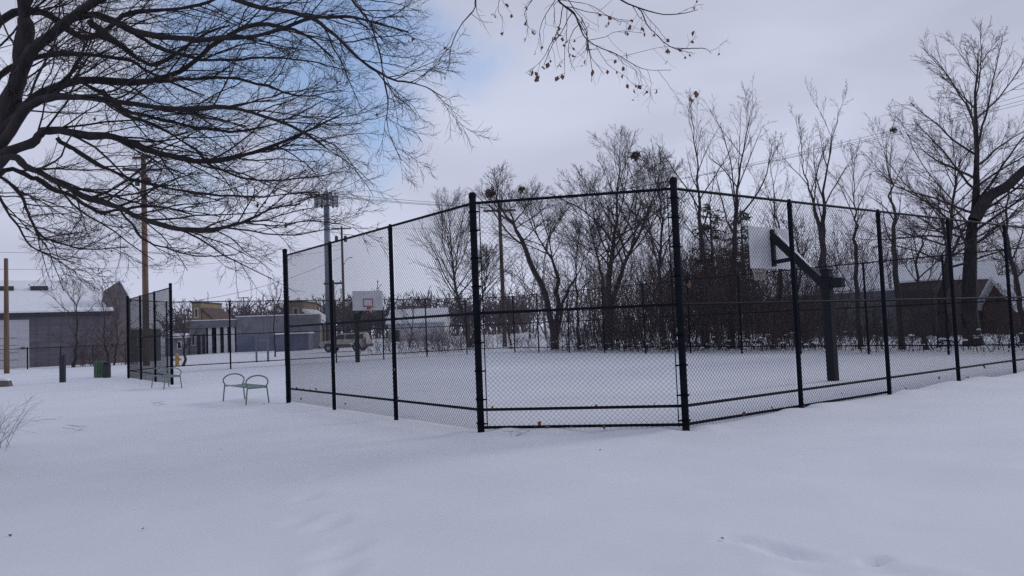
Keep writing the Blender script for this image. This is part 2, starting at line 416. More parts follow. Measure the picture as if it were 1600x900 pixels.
# ------------------------------------------------------------------ basketball hoops
def hoop(base, face, label, net=True):
    """base: pole foot; face: unit vector from pole to the board"""
    ang = math.atan2(face.y, face.x)
    root = empty('basketball_hoop', base, ang, label, 'basketball hoop', 'hoops at the two ends of the court')
    po = part('pole', 'hoop_steel', root, (-0.105, 0.105, -0.105, 0.105, -0.3, 2.72), b=0.012)
    part('pole_cap', 'hoop_steel', po, (-0.115, 0.115, -0.115, 0.115, 2.722, 2.75), b=0.006)
    X = 1.52                                          # board's back face
    q = MB()
    def beam(mb, p0, p1, hw, hh):
        p0 = Vector(p0); p1 = Vector(p1); t = (p1 - p0).normalized(); s = Vector((0, 1, 0)); n = t.cross(s)
        v = []
        for p in (p0, p1):
            for a, c in ((-1, -1), (1, -1), (1, 1), (-1, 1)): v.append(p + s * a * hw + n * c * hh)
        mb.add(v, [(0, 3, 2, 1), (4, 5, 6, 7), (0, 1, 5, 4), (1, 2, 6, 5), (2, 3, 7, 6), (3, 0, 4, 7)])
    beam(q, (0.11, 0, 2.42), (X - 0.05, 0, 3.76), 0.075, 0.10)
    arm = q.build('arm', 'hoop_steel', root)
    q = MB(); beam(q, (0.30, 0, 2.42 + 0.155 + .150), (X - 0.20, 0, 3.634 + .150), 0.05, 0.012); q.build('snow_strip', 'snow_cap', arm)
    q = MB(); beam(q, (X - 0.04, 0, 3.06), (0.86, 0, 3.10), 0.05, 0.05); q.build('lower_strut', 'hoop_steel', root)
    part('board_bracket', 'hoop_steel', root, (X - 0.09, X - 0.003, -0.05, 0.05, 2.95, 3.93))
    part('counter_plate', 'hoop_steel', root, (-0.42, -0.107, -0.09, 0.09, 2.28, 2.52), b=0.01)
    for z in (2.30, 2.47, 2.55):
        part('clamp', 'hoop_steel', root, (-0.135, 0.135, -0.135, 0.135, z, z + 0.045), b=0.006)
    bd = part('backboard', 'board_white', root, (X, X + 0.04, -0.915, 0.915, 2.90, 3.97), b=0.008)
    fr = MB()
    x0, x1 = X + 0.041, X + 0.046
    for bx in ((x0, x1, -0.305, 0.305, 3.50, 3.555), (x0, x1, -0.305, 0.305, 3.10, 3.155), (x0, x1, -0.305, -0.25, 3.156, 3.499), (x0, x1, 0.25, 0.305, 3.156, 3.499)): fr.box(*bx)
    fr.build('target_square', 'rim_red', bd)
    part('snow_strip', 'snow_cap', bd, (X + 0.003, X + 0.037, -0.90, 0.90, 3.971, 3.985))
    rc = X + 0.04 + 0.15 + 0.23
    q = MB(); q.tube([(rc + 0.23 * math.cos(a), 0.23 * math.sin(a), 3.05) for a in [2 * math.pi * k / 28 for k in range(28)]], 0.011, 6, closed=True)
    rim = q.build('rim', 'rim_red', root, smooth=True)
    part('rim_plate', 'rim_red', rim, (X + 0.042, X + 0.20, -0.08, 0.08, 2.97, 3.06), b=0.006)
    if net:
        q = MB(); n = 12
        def np_(k, lv):
            rr = (0.225, 0.19, 0.16, 0.135, 0.125)[lv]; a = 2 * math.pi * (k + 0.5 * (lv % 2)) / n
            return (rc + rr * math.cos(a), rr * math.sin(a), 3.04 - 0.105 * lv)
        for lv in range(4):
            for k in range(n):
                q.tube([np_(k, lv), np_(k, lv + 1)], 0.004, 3, False); q.tube([np_(k, lv), np_(k - 1 if lv % 2 == 0 else k + 1, lv + 1)], 0.004, 3, False)
        q.build('net', 'net', rim)
    return root
hoop(drop(gnd(1302, 595)), E2, 'near basketball hoop seen from behind, slanted arm on a dark pole', True)
hoop(drop(ct(18.9, 40.6)), -E2, 'far basketball hoop with red square on its white board', False)

# ------------------------------------------------------------------ benches
def bench(p1, p2, q1, q2, label):
    """p1,p2: feet of one end frame (near side, far side), q1,q2: feet of the other"""
    a = (p1 + p2) / 2; b = (q1 + q2) / 2
    ax = (b - a); ax.z = 0; L = ax.length; ang = math.atan2(ax.y, ax.x)
    root = empty('park_bench', drop((a + b) / 2), ang, label, 'bench', 'looped metal benches by the court opening')
    hx = L / 2; hw = 0.27
    for s in (-1, 1):
        x = s * hx
        loop = []
        for k in range(21):                            # armrest loop in the y-z plane
            t = math.pi * (-0.17 + 1.34 * k / 20)
            loop.append((x, 0.275 * math.cos(t), 0.545 + 0.165 * math.sin(t)))
        MB().tube(loop, 0.018, 8).build('armrest', 'bench_green', root, smooth=True)
        for t in (-1, 1):
            y0 = t * 0.275 * math.cos(math.pi * 0.17)
            MB().tube([(x, y0, 0.465), (x, y0 * 1.04, 0.38), (x, t * 0.30, -0.12)], 0.018, 8).build('leg', 'bench_green', root, smooth=True)
        MB().tube([(x, -0.235, 0.405), (x, 0.235, 0.405)], 0.016, 8).build('cross_bar', 'bench_green', root, smooth=True)
    for t in (-1, 1):
        MB().tube([(-hx + .01, t * 0.24, 0.43), (hx - .01, t * 0.24, 0.43)], 0.017, 8).build('seat_rail', 'bench_green', root, smooth=True)
    for k in range(8):
        y = -0.196 + k * 0.056
        part('slat', 'bench_green', root, (-hx + 0.012, hx - 0.012, y - 0.019, y + 0.019, 0.423 - 0.012 * math.sin(math.pi * k / 7), 0.431 - 0.012 * math.sin(math.pi * k / 7)))
    return root
bench(gnd(349, 626.5), gnd(382.5, 623), gnd(384, 632), gnd(420.5, 629), 'green metal bench with two loop armrests standing clear of the fence')
bench(gnd(237, 607), gnd(264, 604.3), gnd(256, 609.5), gnd(284, 607.3), 'smaller looking green metal bench overlapping the short angled fence piece')

# ------------------------------------------------------------------ bollard, bins, hydrant, block
p = drop(gnd(98, 597)); b_ = empty('bollard', p, R(8), 'square dark bollard with slanted top alone on the snow', 'bollard')
MB().prism([(-0.105, -0.2), (0.105, -0.2), (0.105, 1.20), (-0.105, 1.06)], -0.09, 0.09).build('post', 'bin_dark', b_)
MB().prism([(-0.12, 1.055), (0.12, 1.215), (0.12, 1.24), (-0.12, 1.08)], -0.105, 0.105).build('cap', 'bin_dark', b_)
p = drop(gnd(155.5, 590)); r_ = empty('litter_bin', p, 0, 'green slatted litter bin beside a dark bin', 'litter bin')
MB().lathe([(0.20, -0.1), (0.20, 0.66)], 18).build('liner', 'bin_dark', r_, smooth=True)
for k in range(16):
    a = 2 * math.pi * k / 16
    o = part('slat', 'bin_green', r_, (-0.034, 0.034, 0.222, 0.242, 0.02, 0.74)); o.rotation_euler = (0, 0, a)
for z in (0.10, 0.62): MB().lathe([(0.214, 0), (0.2215, 0), (0.2215, 0.04), (0.214, 0.04)], 20).build('hoop_band', 'bin_dark', r_, (0, 0, z), True)
MB().lathe([(0.245, 0), (0.255, 0.02), (0.245, 0.045), (0.17, 0.05), (0.15, 0.03)], 20).build('lid_ring', 'bin_green', r_, (0, 0, 0.742), True)
p = drop(gnd(167, 590.2)); r_ = empty('recycling_bin', p, R(-10), 'narrow dark bin standing right beside the green slatted one', 'bin')
part('body', 'bin_dark', r_, (-0.13, 0.13, -0.15, 0.15, -0.05, 0.68), b=0.03)
part('lid', 'bin_dark', r_, (-0.145, 0.145, -0.165, 0.165, 0.682, 0.78), b=0.04)
p = drop(gnd(277, 570.5)); h_ = empty('fire_hydrant', p, R(15), 'yellow fire hydrant near a small bare tree', 'fire hydrant')
MB().lathe([(0.17, -0.1), (0.17, 0.06), (0.13, 0.07), (0.13, 0.52), (0.165, 0.53), (0.165, 0.58), (0.14, 0.60)], 14).build('barrel', 'hydrant_yellow', h_, smooth=True)
MB().lathe([(0.15, 0.60), (0.15, 0.66), (0.12, 0.74), (0.05, 0.79), (0.05, 0.86)], 14).build('bonnet', 'hydrant_yellow', h_, smooth=True)
for sx in (-1, 1): MB().tube([(sx * 0.10, 0, 0.42), (sx * 0.22, 0, 0.42), (sx * 0.221, 0, 0.42), (sx * 0.26, 0, 0.42)], [0.07, 0.07, 0.085, 0.085], 10).build('side_outlet', 'hydrant_yellow', h_)
MB().tube([(0, -0.10, 0.36), (0, -0.22, 0.36), (0, -0.221, 0.36), (0, -0.27, 0.36)], [0.09, 0.09, 0.11, 0.11], 10).build('front_outlet', 'hydrant_yellow', h_)
p = drop(gnd(2, 604)); k_ = empty('concrete_block', p, R(20), 'brown concrete block capped with snow at the left edge', 'block')
MB().prism([(-0.40, -0.15), (0.40, -0.15), (0.30, 0.24), (-0.32, 0.30)], -0.28, 0.28).build('block', 'concrete', k_)
MB().prism([(-0.335, 0.302), (0.315, 0.242), (0.26, 0.33), (0.0, 0.40), (-0.27, 0.385)], -0.26, 0.26).build('snow_cap', 'snow_cap', k_)

# ------------------------------------------------------------------ poles and wires
def upole(px, py, top_py, r0, label, m='pole_wood', lean=0.0, name='utility_pole', cat='utility pole'):
    base = drop(gnd(px, py)); Y = base.y
    top = at(px, top_py, Y)
    root = empty(name, base, 0, label, cat)
    H = top.z
    MB().tube([(0, 0, -0.5), (lean * H * .5, 0, H * .5), (lean * H, 0, H)], [r0, r0 * .87, r0 * .72], 12).build('shaft', m, root, smooth=True)
    return root, base, H
def crossarm(root, z, half, ang=0.0, m='pole_grey', nins=4, y=-0.2):
    o = MB().box(-half, half, -0.06, 0.06, -0.085, 0.085).build('crossarm', m, root, (0, y, z)); o.rotation_euler = (0, 0, ang)
    for k in range(nins):
        x = -half + 0.12 + (2 * half - 0.24) * k / max(1, nins - 1)
        MB().lathe([(0.02, 0.061), (0.02, 0.14), (0.055, 0.15), (0.055, 0.19), (0.035, 0.21), (0.05, 0.23), (0.03, 0.28)], 8).build('insulator', 'antenna', o, (x, 0, 0), True)
    for s in (-1, 1): MB().tube([(s * half * .5, 0, -0.05), (0, 0.1, -0.62)], 0.016, 5).build('arm_brace', 'cable', o)
    return o
A_, aB, aH = upole(229, 570, 240, 0.235, 'tall wooden utility pole behind the foreground branches, left of the court opening')
crossarm(A_, aH - 0.25, 0.7, nins=2); crossarm(A_, aH - 1.15, 1.35, R(10)); crossarm(A_, aH - 1.55, 1.0, R(100), nins=3, y=0.0)
for k, dx in enumerate((-.42, .42)):
    MB().lathe([(0.14, 0), (0.17, 0.03), (0.17, 0.5), (0.13, 0.55)], 10).build('switch_can', 'transformer', A_, (dx, -0.1, aH - 2.3), True)
B_, bB, bH = upole(10.5, 584, 404, 0.16, 'short plain wooden pole at the far left edge with no crossarm', 'pole_wood')
T_, tB, tH = upole(789, 543, 313, 0.19, 'wooden utility pole with one crossarm among trees behind the corner panel', 'pole_grey')
crossarm(T_, tH - 0.95, 1.35, R(3))
p = gnd(541, 541); C_, cB, cH = upole(539, 541, 352, 0.20, 'wooden utility pole with transformers and a lamp arm, beside the steel mast', 'pole_grey')
crossarm(C_, cH - 0.35, 1.35, R(12))
for dx in (-0.62, 0.62):
    t_ = MB().lathe([(0.20, 0), (0.23, 0.04), (0.23, 0.72), (0.24, 0.75), (0.18, 0.83)], 12).build('transformer', 'transformer', C_, (dx - .1, -0.15, cH - 2.2), True)
    MB().lathe([(0.035, 0.83), (0.035, 1.0), (0.015, 1.05)], 6).build('bushing', 'antenna', t_)
la = MB().tube([(0, 0, cH - 5.6), (0.5, -0.3, cH - 4.9), (0.85, -0.5, cH - 4.55), (1.2, -0.7, cH - 4.5)], 0.035, 6).build('lamp_arm', 'galvanised', C_, smooth=True)
MB().box(1.1, 1.55, -0.85, -0.65, cH - 4.56, cH - 4.44, 0.03).build('lamp_head', 'antenna', la)
part('meter_box', 'transformer', C_, (-0.2, 0.2, -0.42, -0.2, 2.6, 3.2))
# steel antenna mast
mb_ = drop(at(516, 540, 118)); mtop = at(511, 303, 118).z
M_ = empty('antenna_mast', mb_, 0, 'grey steel antenna mast crowned with a ring of panel antennas', 'antenna mast')
MB().tube([(0, 0, -0.5), (0, 0, mtop * .5), (0, 0, mtop)], [0.62, 0.54, 0.42], 12).build('shaft', 'galvanised', M_, smooth=True)
ring = MB()
for rr, zz in ((1.55, mtop - 1.6), (1.55, mtop - 0.6)):
    ring.tube([(rr * math.cos(a), rr * math.sin(a), zz) for a in [k * math.pi / 9 for k in range(18)]], 0.06, 5, closed=True)
    for k in range(6):
        a = k * math.pi / 3; ring.tube([(0.3 * math.cos(a), 0.3 * math.sin(a), zz), (rr * math.cos(a), rr * math.sin(a), zz)], 0.06, 5)
ring.build('platform', 'galvanised', M_)
for k in range(12):
    a = 2 * math.pi * k / 12 + 0.12
    o = MB().box(-0.16, 0.16, -0.1, 0.1, -1.1, 0.7 + (k % 3) * 0.12, 0.03).build('panel_antenna', 'antenna', M_, (1.72 * math.cos(a), 1.72 * math.sin(a), mtop - 0.9))
    o.rotation_euler = (0, 0, a - math.pi / 2)
for dx in (-0.7, 0.15, 0.9): MB().tube([(dx, 0, mtop - 0.6), (dx, 0, mtop + 1.2)], 0.045, 5).build('whip_antenna', 'antenna', M_)
# thin poles and a small far one
Q_, qB, qH = upole(524, 552, 437, 0.10, 'thin dark pole with short crossarm just right of the steel mast', 'pole_grey')
crossarm(Q_, qH - 0.3, 0.8, nins=2)
D_, dB, dH = upole(382, 540, 464, 0.13, 'small distant utility pole above the low grey building', 'pole_grey')
crossarm(D_, dH - 0.2, 1.3, nins=3)
def wire(p, q, sag, label, r=0.014):
    pts = []
    for k in range(25):
        t = k / 24; v = p.lerp(q, t); v.z -= sag * 4 * t * (1 - t); pts.append(v)
    o = MB().tube(pts, r, 4, False).build('power_line', 'cable')
    return tag(o, label, 'power line', 'overhead lines between the poles')
topA = aB + Vector((0, -0.2, aH - 1.0)); topT = tB + Vector((0, -0.2, tH - 0.65)); topC = cB + Vector((-0.1, -0.2, cH - 0.1))
SPAN = 'one of three overhead lines from the tall left pole to the lone crossarm pole'
for k, dx in enumerate((-1.2, -0.4, 1.2)):
    wire(topA + Vector((dx, 0.2 * dx, 0)), topT + Vector((dx, 0, 0)), 0.5, SPAN)
offR = at(1750, 128, 40)
for k, dx in enumerate((-1.2, 0.3, 1.2)):
    wire(topT + Vector((dx, 0, 0)), offR + Vector((dx * .6, 0, 0.45 * k)), 0.8, 'one of three overhead lines rising to the right edge above the bare trees', 0.010)
wire(cB + Vector((0, 0, cH - 2.6)), at(-60, 392, 70), 0.7, 'overhead line running level to the left edge at the transformer pole height')
wire(cB + Vector((0, 0, cH - 3.2)), at(-60, 420, 70), 0.9, 'lower overhead line sagging to the left edge below the foreground branches')
wire(cB + Vector((0, 0, cH - 4.2)), at(250, 476, 82), 1.1, 'service line sloping down from the transformer pole to the low grey building', 0.02)
wire(topC, topC + Vector((34, 6, 0.2)), 0.6, 'overhead line running right from the transformer pole crossarm into the trees')

# ------------------------------------------------------------------ buildings
def bframe(name, label, A, B, cat='building', group=None):
    ax = B - A; L = math.hypot(ax.x, ax.y)
    return empty(name, (A.x, A.y, 0), math.atan2(ax.y, ax.x), label, cat, group), L
def window(parent, x0, x1, z0, z1, y=0.0, fm='column_white', nm='window'):
    f = MB()
    t = 0.09
    for bx in ((x0, x1, y - 0.05, y - 0.003, z1 - t, z1), (x0, x1, y - 0.07, y - 0.003, z0, z0 + t), (x0, x0 + t, y - 0.05, y - 0.003, z0 + t, z1 - t), (x1 - t, x1, y - 0.05, y - 0.003, z0 + t, z1 - t)): f.box(*bx)
    o = f.build(nm, fm, parent)
    part('pane', 'glass_dark', o, (x0 + t, x1 - t, y - 0.02, y - 0.004, z0 + t, z1 - t))
    return o
# warehouse on the left
w0 = at(0, 500, 62.6); wB = at(173, 500, 67.0); w0.z = wB.z = 0
wU = (wB - w0).normalized(); wA = w0 - wU * 9.0
def px_of(p):
    d = Vector(p) - CAM; return 800 + FPX * d.dot(RIGHT) / d.dot(FWD)
def wx(px, back=0.0):                              # distance along the facade that shows at this column
    n_ = Vector((-wU.y, wU.x, 0)); lo, hi = -20.0, 40.0
    for _ in range(40):
        mid = (lo + hi) / 2
        if px_of(wA + wU * mid + n_ * back) < px: lo = mid
        else: hi = mid
    return lo
W_, WL = bframe('warehouse', 'long lavender grey warehouse with snow covered roof and white door section', wA, wB)
hW = 4.45
part('wall', 'siding_lavender', W_, (0, WL, 0, 24, -0.3, hW))
dx1 = wx(46)
part('white_section', 'siding_white', W_, (0.4, dx1, -0.06, -0.004, -0.2, hW - 0.55))
wd = part('loading_door', 'siding_white', W_, (dx1 - 4.0, dx1 - 0.8, -0.10, -0.062, 0.0, 3.1))
for k in range(1, 5): part('door_seam', 'fascia', wd, (dx1 - 3.98, dx1 - 0.82, -0.104, -0.1005, 0.6 * k, 0.6 * k + 0.035))
part('light_box', 'fascia', W_, (dx1 - 0.6, dx1 - 0.3, -0.2, -0.062, 1.5, 1.62))
for k in range(int((WL - dx1) / 0.9)):
    x = dx1 + 0.5 + 0.9 * k; part('siding_rib', 'siding_lavender', W_, (x, x + 0.05, -0.028, -0.003, -0.2, hW - 0.3))
part('fascia', 'fascia', W_, (-0.2, WL + 0.15, -0.30, -0.005, hW - 0.28, hW))
rf = MB().prism([(-0.35, hW + 0.02), (-0.35, hW + 0.16), (12, hW + 3.6), (24.35, hW + 0.16), (24.35, hW + 0.02)], -0.2, WL + 0.2, 'x').build('snowy_roof', 'snow_cap', W_)
for px_, py_ in ((8, 451), (62, 449)):
    yb = 8.0; sx = wx(px_, yb); zb = hW + 0.16 + (yb + .35) / 12.35 * 3.44
    o = part('skylight', 'fascia', rf, (sx - 0.7, sx + 0.7, yb - 0.6, yb + 1.4, zb - 0.3, zb + 0.26))
# brick gable building behind
gA = at(168, 500, 67.3); gB = at(204, 500, 68.4)
G_, GL = bframe('brick_building', 'brown brick building with steep gable peeking behind the warehouse end', gA, gB)
hp = at(187, 440, 68).z; he = at(201, 470, 68).z
MB().prism([(0, -0.3), (GL, -0.3), (GL, he), (GL * .55, hp), (0.0, hp - 0.75)], 0, 2.2).build('gable_wall', 'brick_brown', G_)
MB().prism([(GL + .12, he - .12), (GL * .55, hp + .02), (GL * .55, hp + .16), (GL + .12, he + .05)], -.08, 2.3).build('snowy_roof', 'snow_cap', G_)
part('wing_wall', 'brick_brown', G_, (GL + .01, GL + 2.6, 0.6, 6, -0.3, 2.8))
part('wing_snow', 'snow_cap', G_, (GL + .02, GL + 2.7, 0.4, 6.1, 2.804, 2.95))
window(G_, GL + .6, GL + 1.5, 1.0, 2.2, 0.6)
# low grey building with columns
cA = at(262, 520, 90); cBq = at(500, 520, 94)
K_, KL = bframe('office_block', 'low grey flat roofed building with white columns beyond the court opening', cA, cBq)
def kx(px): return (at(px, 520, 90 + 4 * (px - 262) / 238) - cA).length
hK = at(340, 500, 92).z
part('rear_wall', 'block_grey', K_, (kx(296), kx(368), 2.2, 14, -0.3, hK - 0.9))
part('canopy', 'wall_grey', K_, (kx(292), kx(369), -0.4, 14.2, hK - 0.898, hK - 0.06))
part('canopy_snow', 'snow_cap', K_, (kx(292) - 0.1, kx(369) + 0.05, -0.5, 14.3, hK - 0.058, hK + 0.03))
part('entry_wall', 'block_grey', K_, (kx(296), kx(322), 0.0, 2.198, -0.3, hK - 0.9))
for a, b2 in ((325, 330.5), (338, 343.5), (349.5, 355), (361, 366.5)):
    part('column', 'column_white', K_, (kx(a), kx(b2), 0.0, 0.55, -0.3, hK - 0.9))
for a, b2 in ((331.5, 337), (344.5, 349), (356, 360.5)):
    d = part('doorway', 'door_dark', K_, (kx(a), kx(b2), 2.10, 2.196, 0.0, 2.6))
window(K_, kx(299), kx(305), 1.0, 2.2); part('doorway', 'door_dark', K_, (kx(308), kx(313), -0.05, -0.003, 0.0, 2.3))
part('doorway', 'door_dark', K_, (kx(316), kx(320), -0.05, -0.003, 0.0, 2.3))
part('wing_wall', 'block_grey', K_, (kx(369) + 0.01, KL, 0.0, 14, -0.3, hK + 0.25))
part('painted_band', 'paint_blue_grey', K_, (kx(369.5), kx(428), -0.03, -0.003, -0.2, 1.95))
part('wing_coping', 'snow_cap', K_, (kx(369) - 0.05, KL + 0.1, -0.12, 14.1, hK + 0.252, hK + 0.36))
for k in range(9): part('wall_joint', 'wall_grey', K_, (kx(378 + 11 * k), kx(378 + 11 * k) + 0.08, -0.012, -0.004, 1.96, hK + 0.2))
part('porch_wall', 'block_grey', K_, (kx(266), kx(295), -3.0, 1.9, -0.3, 2.0))
part('porch_roof', 'snow_cap', K_, (kx(264), kx(297), -3.3, 1.95, 2.004, 2.5))
window(K_, kx(284), kx(291), 0.7, 1.6, -3.0)
# grey shed with white roof edge behind the near post
sA = at(430, 530, 84); sB = at(482, 530, 84.5)
S_, SL = bframe('grey_shed', 'small blue grey shed beyond the near fence, left of the parked car', sA, sB)
part('wall', 'paint_blue_grey', S_, (0, SL, 0, 4, -0.3, 1.9)); part('snowy_roof', 'snow_cap', S_, (-0.15, SL + 0.15, -0.2, 4.2, 1.904, 2.05))
for k in range(5): part('siding_rib', 'paint_blue_grey', S_, (0.4 + 0.7 * k, 0.44 + 0.7 * k, -0.02, -0.003, -0.2, 1.85))
# tan houses far behind
def tan_house(pxa, pxb, ytop, yeave, Y, label, roofm='snow_cap'):
    a = at(pxa, 500, Y); b = at(pxb, 500, Y); o, L = bframe('house', label, a, b, 'house', 'houses beyond the low grey building')
    zt = at(pxa, ytop, Y).z; ze = at((pxa + pxb) / 2, yeave, Y).z
    k = L * 0.42
    part('tower_wall', 'tan_siding', o, (0, k, 0, 9, -0.3, zt)); part('tower_coping', 'fascia', o, (-0.1, k + 0.1, -0.1, 9.1, zt + 0.003, zt + 0.25))
    MB().prism([(k + .01, -0.3), (L, -0.3), (L, ze - 2.0), (k + .01, ze)], 0.2, 9).build('wall', 'tan_siding', o)
    MB().prism([(k + .01, ze + .005), (L + 0.4, ze - 2.25), (L + 0.4, ze - 1.9), (k + .01, ze + 0.4)], -0.1, 9.2).build('sloping_roof', roofm, o)
    window(o, k * .3, k * .7, zt - 2.4, zt - 0.8)
tan_house(452, 501, 473, 486, 116, 'tan house with square tower and sloping roof behind the near fence')
tan_house(300, 334, 474, 484, 125, 'tan building with dark coping rising behind the columned entrance', 'shed_brown')
# houses on the right
def gable_house(px0, px1, Y0, Y1, y_eave, y_ridge, wallm, label, depth=8, gable_front=False, name='house', grp='houses behind the trees on the right', wins=True):
    a = at(px0, 500, Y0); b = at(px1, 500, Y1); o, L = bframe(name, label, a, b, 'house', grp)
    ze = at((px0 + px1) / 2, y_eave, (Y0 + Y1) / 2).z; zr = at((px0 + px1) / 2, y_ridge, (Y0 + Y1) / 2 + (0 if gable_front else depth / 2)).z
    if gable_front:
        MB().prism([(0, -0.3), (L, -0.3), (L, ze), (L / 2, zr), (0, ze)], 0, depth).build('wall', wallm, o)
        for s in (0, 1):
            x0, x1 = (-0.4, L / 2) if s == 0 else (L / 2, L + 0.4); sl = (zr - ze) / (L / 2)
            z0, z1 = (ze - 0.4 * sl, zr) if s == 0 else (zr, ze - 0.4 * sl)
            MB().prism([(x0, z0 + .01), (x1, z1 + .01), (x1, z1 + .3), (x0, z0 + .3)], -0.4, depth + .4).build('snowy_roof', 'snow_cap', o)
        part('gable_vent', 'door_dark', o, (L * .45, L * .55, -0.03, -0.003, ze + 0.1, ze + 0.6))
    else:
        MB().prism([(0, -0.3), (depth, -0.3), (depth, ze), (depth / 2, zr), (0, ze)], 0, L, 'x').build('wall', wallm, o)
        sl = (zr - ze) / (depth / 2)
        for s in (0, 1):
            pl = [(-0.5, ze - .5 * sl + .01), (depth / 2, zr + .01), (depth / 2, zr + .3), (-0.5, ze - .5 * sl + .25)]
            if s: pl = [(depth - y, z) for y, z in pl]
            MB().prism(pl, -0.3, L + 0.3, 'x').build('snowy_roof', 'snow_cap', o)
        n = max(1, int(L / 3.2)) if wins else 0
        for k in range(n): window(o, L * (k + .5) / n - .5, L * (k + .5) / n + .5, 0.9, 2.1)
        part('door', 'door_dark', o, (L * .1, L * .1 + 0.9, -0.05, -0.003, 0, 2.0))
    return o
h1 = gable_house(1318, 1386, 70, 68.5, 449, 418, 'tan_siding', 'tan house with snowy roof left of the brown garage')
gable_house(1402, 1560, 78, 74, 444, 414, 'wall_grey', 'grey house with long snowy roof behind the brown garage', 10)
gable_house(1536, 1590, 50, 47, 478, 438, 'brick_red', 'red brick house with snowy gable right of the big double trunk', 8, True)
gable_house(1170, 1270, 82, 78, 470, 440, 'brick_red', 'red brick house with snowy roof seen below the near backboard', 8)
gable_house(606, 694, 128, 128, 503, 485, 'siding_white', 'low far house with wide snowy roof behind the far backboard', 9, grp='houses beyond the snowy lot', wins=False)
o, L = bframe('garage', 'dark brown garage behind the fence, left of the big double trunk', at(1404, 500, 52), at(1468, 500, 49), 'garage')
zt = at(1436, 440, 50).z
part('wall', 'shed_brown', o, (0, L, 0, 6, -0.3, zt)); part('snowy_roof', 'snow_cap', o, (-0.2, L + 0.2, -0.25, 6.2, zt + .004, zt + 0.12))
gd = part('door', 'door_dark', o, (0.4, L - 0.4, -0.05, -0.003, 0, zt - 0.6))
for k in range(4): part('door_panel', 'shed_brown', gd, (0.5, L - 0.5, -0.07, -0.052, 0.08 + 0.46 * k, 0.48 + 0.46 * k))
o, L = bframe('board_wall', 'grey boundary wall below the tan house on the right', at(1200, 500, 60), at(1402, 500, 53), 'wall')
zt = at(1350, 452, 54).z
n = 26
bm_ = MB().box(0, L / n - 0.03, -0.05, 0.05, -0.3, zt - 0.2).mesh('wall_panel', 'wall_grey')
for k in range(n): link('wall_panel', bm_, o, (k * L / n, 0, 0.015 * (k % 3)))
part('top_snow', 'snow_cap', o, (0, L, -0.09, 0.09, zt - 0.16, zt - 0.07))

# low wire fence before the warehouse
fa = gnd(-60, 582); fb = gnd(43, 575.5); fc = gnd(196, 568)
o = empty('wire_fence', fa, 0, 'low dark wire fence in front of the warehouse', 'fence')
pts_ = [fa, fb, fb.lerp(fc, .33), fb.lerp(fc, .66), fc]
WF = chain_mesh(2.0, 0.02, 1.5, 0.003, 0.06); WFM = np_mesh('wire_mesh', WF[0], WF[1], 'wire_vinyl', False)
for i, p in enumerate(pts_):
    MB().tube([(0, 0, -0.2), (0, 0, 1.62)], 0.05 if i == 1 else 0.03, 8).build('post', 'fence_vinyl', o, p - fa)
    if i:
        d = p - pts_[i - 1]; ang = math.atan2(d.y, d.x)
        r2 = link('top_rail', RAIL, o, pts_[i - 1] - fa + Vector((0, 0, 1.52))); r2.rotation_euler = (0, 0, ang); r2.scale = (d.length, 1, 1)
        nn = max(1, round(d.length / 2)); 
        w2 = link('wire_mesh', WFM, o, pts_[i - 1] - fa); w2.rotation_euler = (0, 0, ang); w2.scale = (d.length / 2, 1, 1); w2['kind'] = 'stuff'
# small posts across the street
o = empty('sign_frame', drop(gnd(419, 564)), R(20), 'bare wooden sign frame of two posts in front of the grey building', 'sign frame')
part('post', 'wall_grey', o, (-0.07, 0.07, -0.07, 0.07, -0.2, 3.2)); part('post', 'wall_grey', o, (-0.82, -0.70, -0.07, 0.07, -0.2, 2.6)); part('rail', 'wall_grey', o, (-0.69, -0.08, -0.03, 0.03, 1.4, 1.54))

# ------------------------------------------------------------------ parked car
fw = gnd(516, 550); rw = gnd(566, 548.2)
d = (fw - rw); d.z = 0; d.normalize()
car = empty('parked_car', drop((fw + rw) / 2, 0.0), math.atan2(d.y, d.x), 'dirty silver sport utility car parked beyond the court fence', 'car')
def sect(prof, hw, inset=0.0, top_in=0.0):
    """side profile (x,z) -> body with slightly tucked sides"""
    n = len(prof); v = []
    zmax = max(p[1] for p in prof); zmin = min(p[1] for p in prof)
    for s, k in ((-1, 1.0), (-1, .93), (1, .93), (1, 1.0)):
        pass
    rows = [(-hw + .05, .97), (-hw, 1.0), (hw, 1.0), (hw - .05, .97)]
    cx = sum(p[0] for p in prof) / n; cz = (zmax + zmin) / 2
    v = []
    for y0, sc in ((-hw, .965), (-hw + .07, 1.0), (hw - .07, 1.0), (hw, .965)):
        for (x, z) in prof:
            tuck = top_in * (z - zmin) / (zmax - zmin)
            v.append((cx + (x - cx) * sc, y0 - math.copysign(tuck, y0), cz + (z - cz) * sc))
    f = [tuple(range(n)), tuple(range(4 * n - 1, 3 * n - 1, -1))]
    for r in range(3):
        for i in range(n): j = (i + 1) % n; f.append((r * n + i, (r + 1) * n + i, (r + 1) * n + j, r * n + j))
    return MB().add(v, f)
body = [(2.30, .48), (2.34, .70), (2.28, .93), (1.95, 1.03), (1.05, 1.10), (-2.22, 1.12), (-2.30, .95), (-2.32, .50), (-1.9, .36), (1.9, .36)]
sect(body, .90).build('body', 'car_paint', car)
cab = [(1.02, 1.06), (.42, 1.66), (.20, 1.73), (-1.75, 1.74), (-2.02, 1.66), (-2.22, 1.08)]
cb = sect(cab, .86, top_in=.14).build('cabin', 'car_paint', car)
